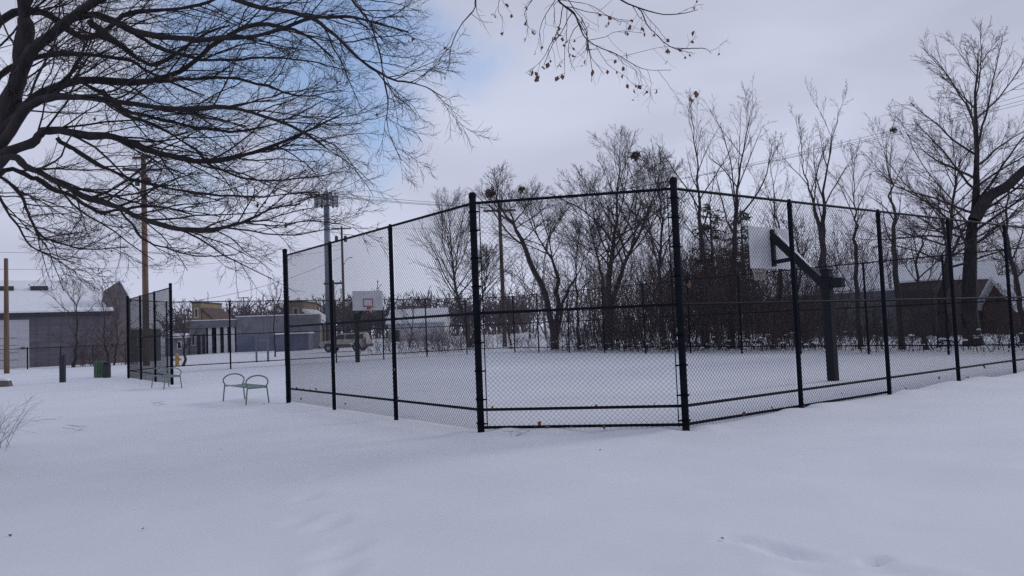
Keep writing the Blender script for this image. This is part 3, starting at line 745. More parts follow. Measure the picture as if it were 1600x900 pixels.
for s in (-1, 1):
    def gl(x0, x1, t0=0.0, t1=0.0):
        z0, z1 = 1.16, 1.60
        yy = lambda z: s * (0.865 - .14 * (z - 1.06) / .68 + .004)
        v = [(x0, yy(z0), z0), (x1, yy(z0), z0), (x1 + t1, yy(z1), z1), (x0 + t0, yy(z1), z1)]
        v += [(x, y - s * .03, z) for x, y, z in v]
        MB().add(v, [(0, 1, 2, 3), (7, 6, 5, 4), (0, 4, 5, 1), (1, 5, 6, 2), (2, 6, 7, 3), (3, 7, 4, 0)]).build('side_window', 'glass_dark', cb)
    gl(-0.20, .80, 0.0, -.40); gl(-1.18, -.30); gl(-2.05, -1.28, .0, .0)
    for x in (1.42, -1.38):
        w_ = empty('wheel', (x, s * .80, .36)); w_.parent = car
        MB().tube([(0, -.11, 0), (0, -.10, 0), (0, .10, 0), (0, .11, 0)], [.31, .36, .36, .31], 20).build('tyre', 'tyre', w_, smooth=True)
        MB().tube([(0, -.118, 0), (0, .118, 0)], .20, 12).build('rim', 'rim_alloy', w_)
        MB().prism([(x + .46 * math.cos(a), .38 + .46 * math.sin(a)) for a in [math.pi * k / 10 for k in range(11)]], s * .885, s * .912).build('wheel_arch', 'car_trim', car)
    part('side_cladding', 'car_dirt', car, (-.86, .92, s * .908 - .012, s * .908 + .012, .38, .70))
    part('mirror', 'car_trim', car, (.66, .82, s * .98 - .10, s * .98 + .10, 1.12, 1.30), b=.03)
    part('headlight', 'lamp_glass', car, (2.20, 2.325, s * .66 - .2, s * .66 + .2, .74, .92))
    part('tail_light', 'lamp_red', car, (-2.31, -2.2, s * .80 - .09, s * .80 + .09, .8, 1.2))
    part('roof_rack', 'car_trim', cb, (-1.6, .05, s * .60 - .02, s * .60 + .02, 1.76, 1.81))
    part('door_handle', 'car_trim', car, (-.10, .08, s * .902 - .02, s * .902 + .02, .98, 1.02))
    part('door_handle', 'car_trim', car, (-1.08, -.9, s * .902 - .02, s * .902 + .02, .98, 1.02))
MB().add([(1.06, -.70, 1.14), (1.06, .70, 1.14), (.50, .62, 1.63), (.50, -.62, 1.63), (.98, -.70, 1.10), (.98, .70, 1.10), (.42, .62, 1.60), (.42, -.62, 1.60)],
         [(0, 1, 2, 3), (7, 6, 5, 4), (0, 4, 5, 1), (1, 5, 6, 2), (2, 6, 7, 3), (3, 7, 4, 0)]).build('windscreen', 'glass_dark', cb)
part('front_bumper', 'car_trim', car, (2.1, 2.42, -.88, .88, .36, .60), b=.04); part('rear_bumper', 'car_trim', car, (-2.42, -2.1, -.88, .88, .40, .64), b=.04)
part('grille', 'car_trim', car, (2.22, 2.345, -.42, .42, .70, .90))
part('roof_snow', 'snow_cap', cb, (-1.9, .25, -.56, .56, 1.742, 1.775), b=.012)

# ------------------------------------------------------------------ branch machinery
def nrm(v): return v / np.maximum(np.linalg.norm(v, axis=-1, keepdims=True), 1e-9)
def grow(rg, P, D, L, R0, nseg, wander, up, tip=0.35, droop=0.0):
    n = len(P); pts = np.zeros((n, nseg + 1, 3)); pts[:, 0] = P; d = nrm(D)
    rad = np.asarray(R0)[:, None] * np.linspace(1, tip, nseg + 1)[None, :]
    for s in range(nseg):
        d = d + rg.normal(0, wander, (n, 3)); d[:, 2] += up - droop * (s / nseg)
        d = nrm(d); pts[:, s + 1] = pts[:, s] + d * (L / nseg)[:, None]
    return pts, rad
def spawn(rg, pts, rad, k, t0, t1, a0, a1, lr, rr, rmin, shrink=0.55, updir=0.0, cap=0.010):
    n, m, _ = pts.shape; ns = m - 1
    seg = np.linalg.norm(np.diff(pts, axis=1), axis=2).sum(1)
    t = (np.arange(k)[None, :] + rg.random((n, k))) / k; t = t0 + (t1 - t0) * t
    f = t * ns; i = np.minimum(f.astype(int), ns - 1); fr = f - i
    r = np.arange(n)[:, None]
    a = pts[r, i]; b = pts[r, i + 1]; P = a + (b - a) * fr[..., None]
    T = nrm(b - a); rd = rad[r, i] * (1 - fr) + rad[r, i + 1] * fr
    q = rg.normal(size=(n, k, 3)); q[..., 2] += updir; q = nrm(q - T * (q * T).sum(-1, keepdims=True))
    an = rg.uniform(a0, a1, (n, k))[..., None]
    D = T * np.cos(an) + q * np.sin(an)
    Lc = seg[:, None] * lr * (1 - shrink * (t - t0) / max(1e-6, t1 - t0)) * rg.uniform(0.65, 1.2, (n, k))
    return P.reshape(-1, 3), D.reshape(-1, 3), Lc.ravel(), np.maximum(np.minimum(rd * rr, cap * Lc + rmin), rmin).ravel()
def tubes(pts, rad, sides=3):
    n, m, _ = pts.shape
    T = np.zeros_like(pts); T[:, 1:-1] = pts[:, 2:] - pts[:, :-2]; T[:, 0] = pts[:, 1] - pts[:, 0]; T[:, -1] = pts[:, -1] - pts[:, -2]
    T = nrm(T); ov = nrm(pts[:, -1] - pts[:, 0])
    ref = np.where(np.abs(ov[:, 2:3]) < 0.7, np.array([[0, 0, 1.0]]), np.array([[1.0, 0, 0]]))[:, None, :]
    U = nrm(np.cross(T, np.broadcast_to(ref, T.shape))); Wv = np.cross(T, U)
    a = 2 * np.pi * np.arange(sides) / sides
    V = pts[:, :, None, :] + rad[:, :, None, None] * (U[:, :, None, :] * np.cos(a)[None, None, :, None] + Wv[:, :, None, :] * np.sin(a)[None, None, :, None])
    base = (np.arange(n)[:, None, None] * m + np.arange(m - 1)[None, :, None]) * sides
    s = np.arange(sides)[None, None, :]; s2 = (s + 1) % sides
    F = np.stack([base + s, base + s2, base + sides + s2, base + sides + s], -1).reshape(-1, 4)
    return V.reshape(-1, 3), F
def merge(parts):
    V = []; F = []; o = 0
    for v, f in parts: V.append(v); F.append(f + o); o += len(v)
    return np.concatenate(V), np.concatenate(F)
def smooth_path(pts, n):
    p = np.array([list(q) for q in pts], float); m = len(p)
    ext = np.vstack([2 * p[0] - p[1], p, 2 * p[-1] - p[-2]])
    t = np.linspace(0, m - 1, n); i = np.minimum(t.astype(int), m - 2); f = (t - i)[:, None]
    a, b, c, d = ext[i], ext[i + 1], ext[i + 2], ext[i + 3]
    return 0.5 * (2 * b + (c - a) * f + (2 * a - 5 * b + 4 * c - d) * f ** 2 + (3 * b - a - 3 * c + d) * f ** 3)

# ------------------------------------------------------------------ dry leaves
def leaf_mesh(seed):
    rg = random.Random(seed); v = []; n = 6
    for i in range(n):
        t = i / (n - 1); wdt = 0.36 * math.sin(math.pi * min(1, t * .9 + .08)) * (1 + .3 * math.sin(i * 2.4 + seed))
        c = 0.22 * math.sin(t * 3 + seed)
        v += [(-wdt, c + wdt * .5, -t), (0, c, -t), (wdt, c + wdt * .6 * rg.uniform(.4, 1.2), -t)]
    f = []
    for i in range(n - 1):
        for k in (0, 1): f.append((i * 3 + k, i * 3 + k + 1, i * 3 + 4 + k, i * 3 + 3 + k))
    m = MB(); m.add(v, f); return m.mesh('leaf', 'leaf', True)
LEAVES = [leaf_mesh(k) for k in range(4)]
def place_leaf(rg, p, size, parent=None, flat=False, name='leaf'):
    o = link(name, rg.choice(LEAVES), parent, p)
    o.scale = (size * rg.uniform(.7, 1.1),) * 3
    if flat: o.rotation_euler = (R(90) + rg.uniform(-.5, .5), rg.uniform(-.4, .4), rg.uniform(0, 6.28))
    else: o.rotation_euler = (rg.uniform(-.7, .7), rg.uniform(-.7, .7), rg.uniform(0, 6.28))
    return o

# ------------------------------------------------------------------ foreground tree
rg = np.random.default_rng(11); pr_ = random.Random(3)
TX, TY = -7.75, 10.2
FT = empty('shade_tree', (0, 0, 0), 0, 'large dark bare tree whose limbs spread across the upper left', 'tree')
trunk = smooth_path([(TX, TY, -0.3), (TX + .05, TY, 1.2), (TX + .1, TY, 2.6), (TX + .35, TY - .05, 4.0)], 14)[None]
trad = np.interp(np.linspace(0, 1, 14), [0, .12, .5, 1], [.55, .40, .33, .28])[None]
link('trunk', np_mesh('trunk', *tubes(trunk, trad, 14), 'bark'), FT)
def limb(pix, y0, y1, r0, r1, n=18, root=None, pw=0.9):
    pts = []
    if root is not None: pts.append(Vector(root))
    m = len(pix)
    for i, (x, y) in enumerate(pix): pts.append(at(x, y, y0 + (y1 - y0) * i / (m - 1)))
    n = n * 2; pth = smooth_path(pts, n); r0 *= .74
    rad_ = np.linspace(1, 0, n) ** pw * (r0 - r1) + r1
    jit = rg.normal(0, 1, (n, 3)); jit = (jit + np.roll(jit, 1, 0) + np.roll(jit, -1, 0)) / 3
    pth[1:] += jit[1:] * np.minimum(.022, rad_[1:, None] * .55 + .004)          # kinks
    return pth, rad_ * (1 + .13 * np.convolve(rg.normal(0, 1, n + 2), [.5, .7, .5], 'valid'))
fork = (TX + .35, TY - .05, 4.0)
def fk(dz, dx=0.0): return (TX + .35 + dx, TY - .05, 4.0 + dz)
LIMBS = [
    limb([(9, 187), (28, 117), (40, 47), (37, 0), (60, -120), (120, -260)], 9.9, 9.4, .165, .06, root=fk(-.3)),
    limb([(40, 90), (80, 55), (116, 23), (158, -5), (260, -70), (400, -120), (520, -150)], 9.6, 8.4, .105, .025, root=(at(20, 150, 9.8))),
    limb([(0, 215), (28, 187), (60, 154), (121, 126), (224, 128), (280, 112), (335, 68), (400, 40), (470, 50), (520, 90)], 9.6, 10.6, .105, .012, root=fk(-.5)),
    limb([(0, 224), (42, 172), (84, 154), (140, 152), (205, 163), (298, 170), (355, 168), (440, 190), (510, 230)], 9.4, 8.6, .085, .010, root=fk(-.6)),
    limb([(0, 243), (47, 222), (79, 205), (140, 212), (196, 219), (247, 236), (303, 250), (373, 243), (420, 229), (467, 210), (537, 177)], 9.2, 9.8, .095, .010, 24, root=fk(-.7)),
    limb([(0, 254), (47, 261), (93, 285), (149, 317), (196, 329), (252, 352), (317, 359), (373, 348), (420, 327), (470, 318)], 9.0, 8.2, .060, .008, 24, root=fk(-.8)),
    limb([(0, 272), (50, 278), (98, 300), (150, 330), (187, 327), (240, 322), (300, 335)], 10.0, 10.8, .055, .010, root=fk(-.9)),
    limb([(187, 327), (219, 369), (250, 385), (310, 400), (370, 398)], 9.0, 9.3, .022, .005),
    limb([(140, 33), (187, 70), (233, 100), (261, 93), (299, 65), (360, 40)], 9.3, 9.9, .055, .012),
    limb([(116, 23), (159, 28), (205, 47), (280, 61), (355, 61), (420, 51), (490, 28), (560, 30), (640, 50)], 9.4, 8.8, .065, .010, 22),
    limb([(260, -40), (330, -15), (397, 9), (467, 19), (513, 47), (560, 89), (607, 121), (655, 133), (692, 150)], 8.9, 8.2, .048, .004, 22),
    limb([(480, -100), (520, -50), (551, 0), (579, 37), (597, 103), (607, 154), (605, 200), (628, 252)], 8.3, 8.0, .022, .003, 20),
    limb([(-20, 280), (28, 303), (45, 335), (65, 369), (100, 382), (140, 390), (200, 386)], 9.4, 9.0, .035, .005, root=fk(-1.0)),
    limb([(-20, 300), (20, 345), (45, 380), (80, 402), (115, 408)], 8.8, 8.4, .026, .004, root=fk(-1.1)),
    limb([(89, 215), (121, 238), (173, 266), (224, 285), (289, 299), (383, 308), (443, 303), (500, 300)], 9.2, 10.2, .040, .006),
    limb([(160, 140), (196, 180), (252, 201), (299, 229), (336, 261), (392, 280), (467, 280), (537, 268)], 9.8, 10.6, .038, .006),
    limb([(121, 126), (160, 145), (200, 173), (252, 187), (308, 200), (373, 205), (443, 187), (520, 150)], 9.8, 9.2, .040, .006),
    limb([(224, 128), (280, 125), (340, 122), (410, 132), (470, 150), (535, 140)], 10.0, 9.4, .040, .006),
    limb([(205, 47), (260, 80), (330, 95), (400, 90), (470, 95), (545, 110)], 9.3, 10.0, .035, .006),
    limb([(0, 120), (60, 90), (130, 85), (200, 95), (250, 120), (320, 150)], 10.4, 11.2, .07, .010, root=fk(.2)),
    limb([(0, 40), (60, 20), (140, 60), (210, 20), (300, 10), (380, -20)], 10.6, 11.4, .09, .015, root=fk(.6)),
    limb([(373, 348), (430, 352), (490, 345), (540, 352)], 8.3, 8.0, .015, .004),
    # off-frame crown on the far side and above
    limb([(-120, 100), (-200, 0), (-300, -160)], 10.4, 11.5, .18, .04, root=fk(-.2)),
    limb([(-60, 60), (-40, -120), (40, -330), (160, -480)], 9.8, 9.0, .20, .04, root=fk(-.2)),
    # long overhead limb that carries the leafy sprays at the top of the picture
    limb([(80, -200), (300, -300), (560, -260), (760, -130), (860, -40), (873, 0), (896, 20), (906, 42), (925, 68), (964, 84), (1003, 107), (1049, 110)], 9.0, 8.6, .06, .003, 30, root=(at(60, -120, 9.4)), pw=1.9),
    limb([(860, -40), (915, -30), (971, 0), (997, 13), (1052, 23), (1091, 15)], 8.6, 8.2, .018, .003, 14),
    limb([(997, 13), (1020, 49), (1052, 75), (1098, 75), (1111, 84)], 8.4, 8.0, .010, .002, 14),
    limb([(760, -130), (752, -60), (743, 0), (740, 15), (717, 45), (704, 75), (701, 107)], 8.8, 8.5, .016, .003, 16),
    limb([(886, 14), (885, 50), (883, 81), (882, 118)], 8.6, 8.4, .007, .002, 10),
    limb([(880, 8), (874, 40), (860, 71), (844, 97), (821, 114)], 8.6, 8.8, .008, .002, 12),
    limb([(860, -40), (838, -10), (821, 20), (825, 42), (822, 52)], 8.7, 8.9, .009, .002, 12),
    limb([(873, 0), (920, 8), (960, 30), (985, 35)], 8.6, 8.2, .006, .002, 12),
    limb([(780, -110), (790, -40), (778, 10), (786, 30)], 8.8, 9.0, .009, .002, 12),
]
NSPRAY = 24
thick = []; twigs = []; tip_pool = []
for li, (pth, rd) in enumerate(LIMBS):
    P1 = pth[None]; R1 = rd[None]
    thick.append(tubes(P1, R1, 8 if rd[0] > .03 else 6))
    L0 = np.linalg.norm(np.diff(pth, axis=0), axis=1).sum()
    spray = li >= NSPRAY
    if spray:
        # part of the limb hidden above the picture keeps fewer shoots
        k = int(max(4, L0 * 2.0)); t0 = 0.45 if li == NSPRAY else 0.15
        c = spawn(rg, P1, R1, k, t0, .98, .5, 1.0, .10 if li == NSPRAY else .30, .55, .0022, .4, -.6, .004)
        c1 = grow(rg, *c, 6, .22, -.04, .5); twigs.append(tubes(*c1, 4))
        tip_pool.append(c1[0][:, 3:].reshape(-1, 3))
        c = spawn(rg, *c1, 3, .25, .95, .5, 1.1, .5, .7, .0015, .4, -.4, .003)
        c2 = grow(rg, *c, 4, .2, 0.0, .6); twigs.append(tubes(*c2, 3))
        tip_pool.append(c2[0][:, 2:].reshape(-1, 3))
        continue
    out_frame = li in (22, 23)
    k = int(max(6, L0 * (2.0 if out_frame else 4.6)))
    c = spawn(rg, P1, R1, k, .18, .99, .45, .95, .27, .55, .0035, .45, .2, .007)
    c = (c[0], c[1] * np.array([1, .75, .9]) + np.array([.40, 0, .04]), np.clip(c[2], .45, 1.9), c[3])   # growth leads outwards, to the light
    c1 = grow(rg, *c, 8, .13, .005, .35); thick.append(tubes(*c1, 5))
    c = spawn(rg, *c1, 7 if not out_frame else 4, .15, .98, .45, .95, .50, .60, .0026, .4, 0, .004)
    c = (c[0], c[1] + np.array([.22, 0, 0]), np.clip(c[2], .2, 1.1), c[3])
    c2 = grow(rg, *c, 6, .15, .015, .45); twigs.append(tubes(*c2, 3))
    c = spawn(rg, *c2, 6 if not out_frame else 2, .2, 1.0, .4, .9, .55, .65, .0019, .4, 0, .002)
    c = (c[0], c[1], np.clip(c[2], .1, .6), c[3])
    c3 = grow(rg, *c, 3, .18, .03, .5); twigs.append(tubes(*c3, 3))
    if not out_frame: tip_pool.append(c3[0][::40, -1])
link('limbs', np_mesh('limbs', *merge(thick), 'bark'), FT)
tw = link('twigs', np_mesh('twigs', *merge(twigs), 'twig'), FT); tw['kind'] = 'stuff'
spray_pts = np.concatenate(tip_pool[-2 * (len(LIMBS) - NSPRAY):]); tree_pts = np.concatenate(tip_pool[:-2 * (len(LIMBS) - NSPRAY)])
for k in range(105): place_leaf(pr_, Vector(spray_pts[pr_.randrange(len(spray_pts))]), pr_.uniform(.035, .08), FT)
for k in range(70): place_leaf(pr_, Vector(tree_pts[pr_.randrange(len(tree_pts))]), pr_.uniform(.03, .06), FT)
pc = at(432, 303, 9.6)
for k in range(26): place_leaf(pr_, pc + Vector((pr_.uniform(-.42, .35), pr_.uniform(-.5, .5), pr_.uniform(-.16, .12))), pr_.uniform(.04, .075), FT)

# ------------------------------------------------------------------ background trees
STYLE = {  # L1 count, angle low, angle high, up pull, L2, L3, L4, crown start, reach profile
    'round': (25, .85, .30, .025, 12, 6, 2, .30), 'sparse': (10, .60, .35, .05, 7, 5, 2, .42),
    'oak': (26, 1.15, .40, .02, 10, 7, 3, .22), 'small': (14, .85, .40, .03, 8, 6, 2, .22)}
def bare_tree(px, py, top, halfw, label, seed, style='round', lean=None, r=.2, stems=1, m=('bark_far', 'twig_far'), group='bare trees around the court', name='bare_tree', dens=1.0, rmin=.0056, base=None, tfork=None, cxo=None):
    """lean: per stem, (x offset in m, share of height) of the stem's course; the crown reaches halfw pixels' worth of metres"""
    g_ = np.random.default_rng(seed)
    b = drop(base if base is not None else gnd(px, py)); Y = b.y
    H = at(px, top, Y).z; hw = halfw * Y / FPX
    root = empty(name, b, 0, label, 'tree', group)
    tr = []; crown = []
    k1, alo, ahi, u1, k2, k3, k4, tf = STYLE[style]; tf = tfork or tf
    if halfw < 50 and style == 'small': k2, k3, k4 = 7, 5, 1
    def reach(P, D, L, up):
        if style not in ('round', 'small'): return L
        d = nrm(D + np.array([0, 0, up])); p = (P - EC) / ER; q = d / ER
        A = (q * q).sum(1); B = (p * q).sum(1); C = (p * p).sum(1) - 1
        disc = np.maximum(B * B - A * C, 0); t = (-B + np.sqrt(disc)) / A
        return np.where(C < 0, np.minimum(L, np.maximum(t, .12)), np.minimum(L, .35))
    for s in range(stems):
        ln = list(lean[s]) if lean is not None else [(0, 0), (g_.uniform(-.12, .12) * hw, tf), (g_.uniform(-.25, .25) * hw, .65), (g_.uniform(-.3, .3) * hw, .9)]
        pth = smooth_path([(x + (z * H * .036 if lean is not None and px > 600 else 0), .12 * s + .25 * g_.normal() * (q > 0), z * H - (.3 if q == 0 else 0)) for q, (x, z) in enumerate(ln)], 20)
        pth[2:, :2] += g_.normal(0, .05, (18, 2))
        ztop = ln[-1][1]
        Hs = min(H, ztop * H * 1.12); zb = (tf * (.75 if style == 'round' else .55)) * Hs
        EC = np.array([pth[-1, 0] * .8, 0, (Hs + zb) / 2]); ER = np.array([hw, hw, (Hs - zb) / 2])
        rr = r * (1 - .25 * s) * np.interp(np.linspace(0, 1, 20), [0, .05, tf, .7, 1], [1.45, 1.05, .74, .30, .05])
        tr.append(tubes(pth[None], rr[None], 9))
        n1 = max(4, int(k1 * dens))
        P, D, L, R0 = spawn(g_, pth[None], rr[None], n1, tf / ztop * .95, .985, .5, .6, .3, .6, .012, 0, 0, .018)
        t = np.clip((P[:, 2] / H - tf) / max(.05, (ztop - tf)), 0, 1)
        an = alo + (ahi - alo) * t + g_.normal(0, .10, n1)
        if style == 'round': an = np.sqrt(g_.uniform(.01, 1.25, n1))
        az = np.arange(n1) * 2.399 + g_.uniform(0, 6.28) + g_.normal(0, .3, n1)
        D = np.stack([np.cos(az) * np.sin(an), np.sin(az) * np.sin(an), np.cos(an)], -1)
        prof = (.45 + .55 * np.sin(np.pi * np.clip(.30 + .62 * t, 0, 1))) if style != 'oak' else (.98 - .62 * t ** 1.4)
        L = hw * prof * 1.15 / np.maximum(np.sin(an), .55) * g_.uniform(.75, 1.12, n1)
        L = np.minimum(L, (H * 1.02 - P[:, 2]) / np.maximum(np.cos(an * .8), .3) * np.where(t > .3, 1, 1.2))
        if style in ('round', 'small'): L = reach(P, D, np.full(n1, 99.), u1 * 3) * g_.uniform(.90, 1.10, n1)
        R0 = np.maximum(np.minimum(R0 * 1.0, .013 * L + .008), .010)
        c1 = grow(g_, P, D, L, R0, 9, .085, u1, .22); crown.append(tubes(*c1, 5))
        rmin_ = rmin * (1.2 if style in ('round', 'small') else 1.0)
        def sp(*a):
            P_, D_, L_c, R_ = spawn(g_, *a); return P_, D_, reach(P_, D_, L_c, .15) , R_
        c2 = grow(g_, *sp(*c1, k2, .15, .99, .30, .75, .50 if style == 'round' else .42, .62, .007, .50, 0, .006), 5, .10, u1 * .8, .35); crown.append(tubes(*c2, 3))
        c3 = grow(g_, *sp(*c2, k3, .12, 1.0, .3, .75, .42, .7, rmin_, .4, 0, .004), 3, .11, .03, .6); crown.append(tubes(*c3, 3))
        c4 = grow(g_, *sp(*c3, k4, .2, 1.0, .3, .7, .55, .85, rmin_ * .8, .3, 0, .002), 2, .10, .03, .7); crown.append(tubes(*c4, 3))
    link('trunk', np_mesh('trunk', *merge(tr), m[0]), root)
    link('crown', np_mesh('crown', *merge(crown), m[1]), root)
    return root
def X(px, Y): return px * Y / FPX
bare_tree(736, 545, 288, 74, 'round crowned bare tree with trunk leaning left, just left of the corner post', 21, 'round', [[(0, 0), (-.5, .16), (-1.2, .33), (-1.7, .60), (-1.9, .88)], [(0, 0), (.5, .2), (1.2, .38), (1.6, .56)]], .21, 2)
bare_tree(868, 546, 254, 72, 'crooked bare tree curving left behind the lone crossarm pole', 22, 'round', [[(0, 0), (-.5, .22), (-1.6, .45), (-2.8, .66), (-3.9, .78), (-3.9, .93)], [(0, 0), (.2, .25), (.1, .42), (-1.2, .62), (-1.9, .8)], [(0, 0), (.6, .25), (1.8, .42), (3.0, .62)]], .23, 3, tfork=.46, dens=.8)
bare_tree(950, 546, 195, 80, 'tallest dense round bare tree, right of centre behind the corner panel', 23, 'round', [[(0, 0), (.1, .28), (.6, .55), (.8, .90)], [(0, 0), (.7, .3), (2.2, .52), (3.6, .80)], [(0, 0), (-.2, .3), (-.9, .5), (-1.5, .75)]], .25, 3, tfork=.36, dens=.85)
bare_tree(1103, 545, 154, 56, 'tall upswept bare tree directly right of the thick corner post', 24, 'sparse', [[(0, 0), (0, .3), (-.3, .6), (-.6, .93)]], .2, dens=1.2)
bare_tree(1142, 545, 150, 64, 'tall upswept bare tree behind the dark evergreens', 25, 'sparse', [[(0, 0), (.2, .3), (.5, .6), (1.1, .93)]], .2, dens=1.3)
bare_tree(1206, 545, 215, 46, 'thin bare tree rising behind the near backboard', 26, 'sparse', [[(0, 0), (.3, .4), (.2, .9)]], .13)
bare_tree(1295, 546, 146, 50, 'slender forked bare tree above the near hoop pole', 27, 'sparse', [[(0, 0), (-.1, .35), (.1, .6), (.6, .93)], [(0, 0), (-.2, .4), (-.6, .62), (-1.2, .8)]], .17, 2, tfork=.45, dens=.7)
bare_tree(1345, 545, 222, 42, 'thin wispy bare tree left of the tan house', 28, 'sparse', None, .11)
bare_tree(1410, 545, 186, 46, 'slim bare tree carrying a small dark nest near its top', 29, 'sparse', [[(0, 0), (-.2, .35), (-.3, .65), (-.45, .93)]], .14)
bare_tree(1520, 540, 60, 120, 'huge old bare tree with thick double trunk at the right', 30, 'oak', [[(0, 0), (.10, .28), (.30, .55), (.55, .95)], [(-1.25, 0), (-1.12, .15), (-.85, .34), (-.45, .62)]], .37, 2, ('bark', 'twig_far'), tfork=.34)
bare_tree(1600, 540, 250, 55, 'bare tree at the right edge beside the huge double trunk', 31, 'small', None, .16)
bare_tree(1040, 546, 226, 60, 'bare tree filling the gap left of the thick corner post', 32, 'round', None, .15)
bare_tree(905, 546, 335, 42, 'smaller bare tree between the crooked and the tallest one', 33, 'small', None, .12)
bare_tree(1250, 546, 330, 50, 'low twiggy bare tree behind the near hoop pole', 34, 'small', None, .12)
bare_tree(1450, 546, 300, 60, 'low twiggy bare tree in front of the brown garage', 35, 'small', None, .12)
bare_tree(800, 546, 420, 40, 'low bare tree at the foot of the lone crossarm pole', 36, 'small', None, .1)
bare_tree(114, 572.5, 428, 46, 'reddish bare tree in front of the warehouse wall', 37, 'small', None, .14, 1, ('bark_far', 'twig_red'))
bare_tree(170, 569.5, 430, 34, 'tangled bare tree against the brick gable', 38, 'small', [[(0, 0), (-.3, .3), (-.5, .9)], [(.3, 0), (.5, .3), (.8, .85)]], .11, 2, ('bark_far', 'twig_red'), dens=1.5)
bare_tree(288, 572, 464, 24, 'small bare street tree right of the yellow hydrant', 39, 'small', [[(0, 0), (0, .35), (0.05, .9)]], .11)
bare_tree(430, 556, 436, 18, 'thin bare sapling close left of the near fence end', 40, 'sparse', None, .07)
bare_tree(640, 548, 455, 40, 'bare shrub like tree behind the far fence, right of the far hoop', 41, 'small', None, .1, base=gnd(640, 541))
# broken thick limb on the right edge
bl = at(1605, 262, 33.5); b0 = at(1530, 322, 33.2)
o = empty('broken_limb', b0, 0, 'thick broken limb jutting from the huge tree to the right edge', 'branch')
pth = smooth_path([at(1522, 345, 33.2) - b0, at(1545, 308, 33.3) - b0, at(1575, 290, 33.4) - b0, bl - b0, at(1650, 235, 33.6) - b0], 12)
link('limb', np_mesh('limb', *tubes(pth[None], np.linspace(.27, .16, 12)[None], 9), 'bark'), o)
sc_ = spawn(rg, pth[None], np.linspace(.27, .16, 12)[None], 10, .2, 1, .6, 1.2, .5, .3, .02); s1 = grow(rg, *sc_, 6, .15, .02); s2 = grow(rg, *spawn(rg, *s1, 6, .2, 1, .4, .9, .5, .6, .008), 4, .15, .03)
link('twigs', np_mesh('twigs', *merge([tubes(*s1, 4), tubes(*s2, 3)]), 'twig'), o)
# fallen snowy bough in the tallest tree
f0 = at(955, 410, 53); o = MB().tube([f0, at(968, 408, 53), at(982, 403, 53)], [.09, .08, .05], 7).build('bough', 'snow_cap', smooth=True)
tag(o, 'snow covered broken bough low in the tallest round tree', 'branch')
# nests
def nest(px, py, Y, r, label):
    g_ = random.Random(int(px)); m = MB()
    for k in range(90):
        a = Vector((g_.gauss(0, 1), g_.gauss(0, 1), g_.gauss(0, .8))).normalized() * r * g_.uniform(.5, 1)
        b2 = a + Vector((g_.gauss(0, 1), g_.gauss(0, 1), g_.gauss(0, 1))).normalized() * r * .8
        m.tube([a, b2], r * .10, 3)
    return tag(m.build('squirrel_nest', 'nest', None, at(px, py, Y)), label, 'nest', 'leaf nests in the bare trees')
nest(766, 302, 55, .32, 'larger dark leaf nest left in the crooked tree'); nest(815, 296, 55, .24, 'smaller leaf nest right in the crooked tree top')
nest(993, 244, 54, .34, 'round leaf nest high in the tallest dense tree'); nest(1396, 203, 46, .17, 'small dark nest at the top of the slim tree')

# ------------------------------------------------------------------ evergreens
def evergreen(px, top, halfw, Y, label, seed):
    g_ = np.random.default_rng(seed); b = drop(at(px, 530, Y)); H = at(px, top, Y).z; rw_ = halfw * Y / FPX
    root = empty('evergreen_tree', b, 0, label, 'tree', 'dark evergreens in the thicket')
    MB().tube([(0, 0, -.3), (0, 0, H * .5), (0, 0, H)], [.2, .13, .02], 8).build('trunk', 'bark_far', root, smooth=True)
    n = 130; z = H * (.12 + .86 * np.sort(g_.random(n))); a = g_.uniform(0, 6.283, n)
    Ln = rw_ * (1.05 - z / H) ** .55 * g_.uniform(.75, 1.15, n)
    P = np.stack([0 * z, 0 * z, z], -1); D = np.stack([np.cos(a), np.sin(a), .25 + 0 * a], -1)
    c1 = grow(g_, P, D, Ln, np.full(n, .03), 6, .08, -.10, .3)
    c2 = grow(g_, *spawn(g_, *c1, 11, .1, 1, .5, 1.0, .35, .9, .022, .5), 3, .1, -.08, .4)
    c3 = grow(g_, *spawn(g_, *c2, 3, .1, 1, .4, .9, .6, .9, .020, .4), 2, .1, -.1, .4)
    link('crown', np_mesh('crown', *merge([tubes(*c1, 4), tubes(*c2, 3), tubes(*c3, 3)]), 'needles'), root)
evergreen(1120, 316, 62, 50, 'dark evergreen right of the thick corner post', 51)
evergreen(1168, 326, 56, 52, 'dark evergreen left of the near backboard', 52)

# ------------------------------------------------------------------ thicket behind the court, far wood
def thicket(name, label, P, Lr, m, seed, k=(5, 4), r0=.018, rm=(.009, .006), up=.03):
    g_ = np.random.default_rng(seed); n = len(P)
    D = np.stack([g_.normal(0, .25, n), g_.normal(0, .25, n), np.ones(n)], -1)
    c1 = grow(g_, P, D, Lr, r0 * g_.uniform(.6, 1.3, n), 4, .14, up, .3)
    c2 = grow(g_, *spawn(g_, *c1, k[0], .2, .98, .4, .9, .5, .6, rm[0], .4), 3, .17, .02, .4)
    c3 = grow(g_, *spawn(g_, *c2, k[1], .15, 1, .4, .9, .5, .7, rm[1], .4), 2, .17, .02, .6)
    return tag(link(name, np_mesh(name, *merge([tubes(*c1, 3), tubes(*c2, 3), tubes(*c3, 3)]), m)), label, 'brush', kind='stuff')
g_ = np.random.default_rng(77)
def strip(n, a0, a1, b0, b1):
    a = g_.uniform(a0, a1, n); b = g_.uniform(b0, b1, n)
    return np.stack([a * E1.x + b * E2.x, a * E1.y + b * E2.y, np.full(n, -.1)], -1)
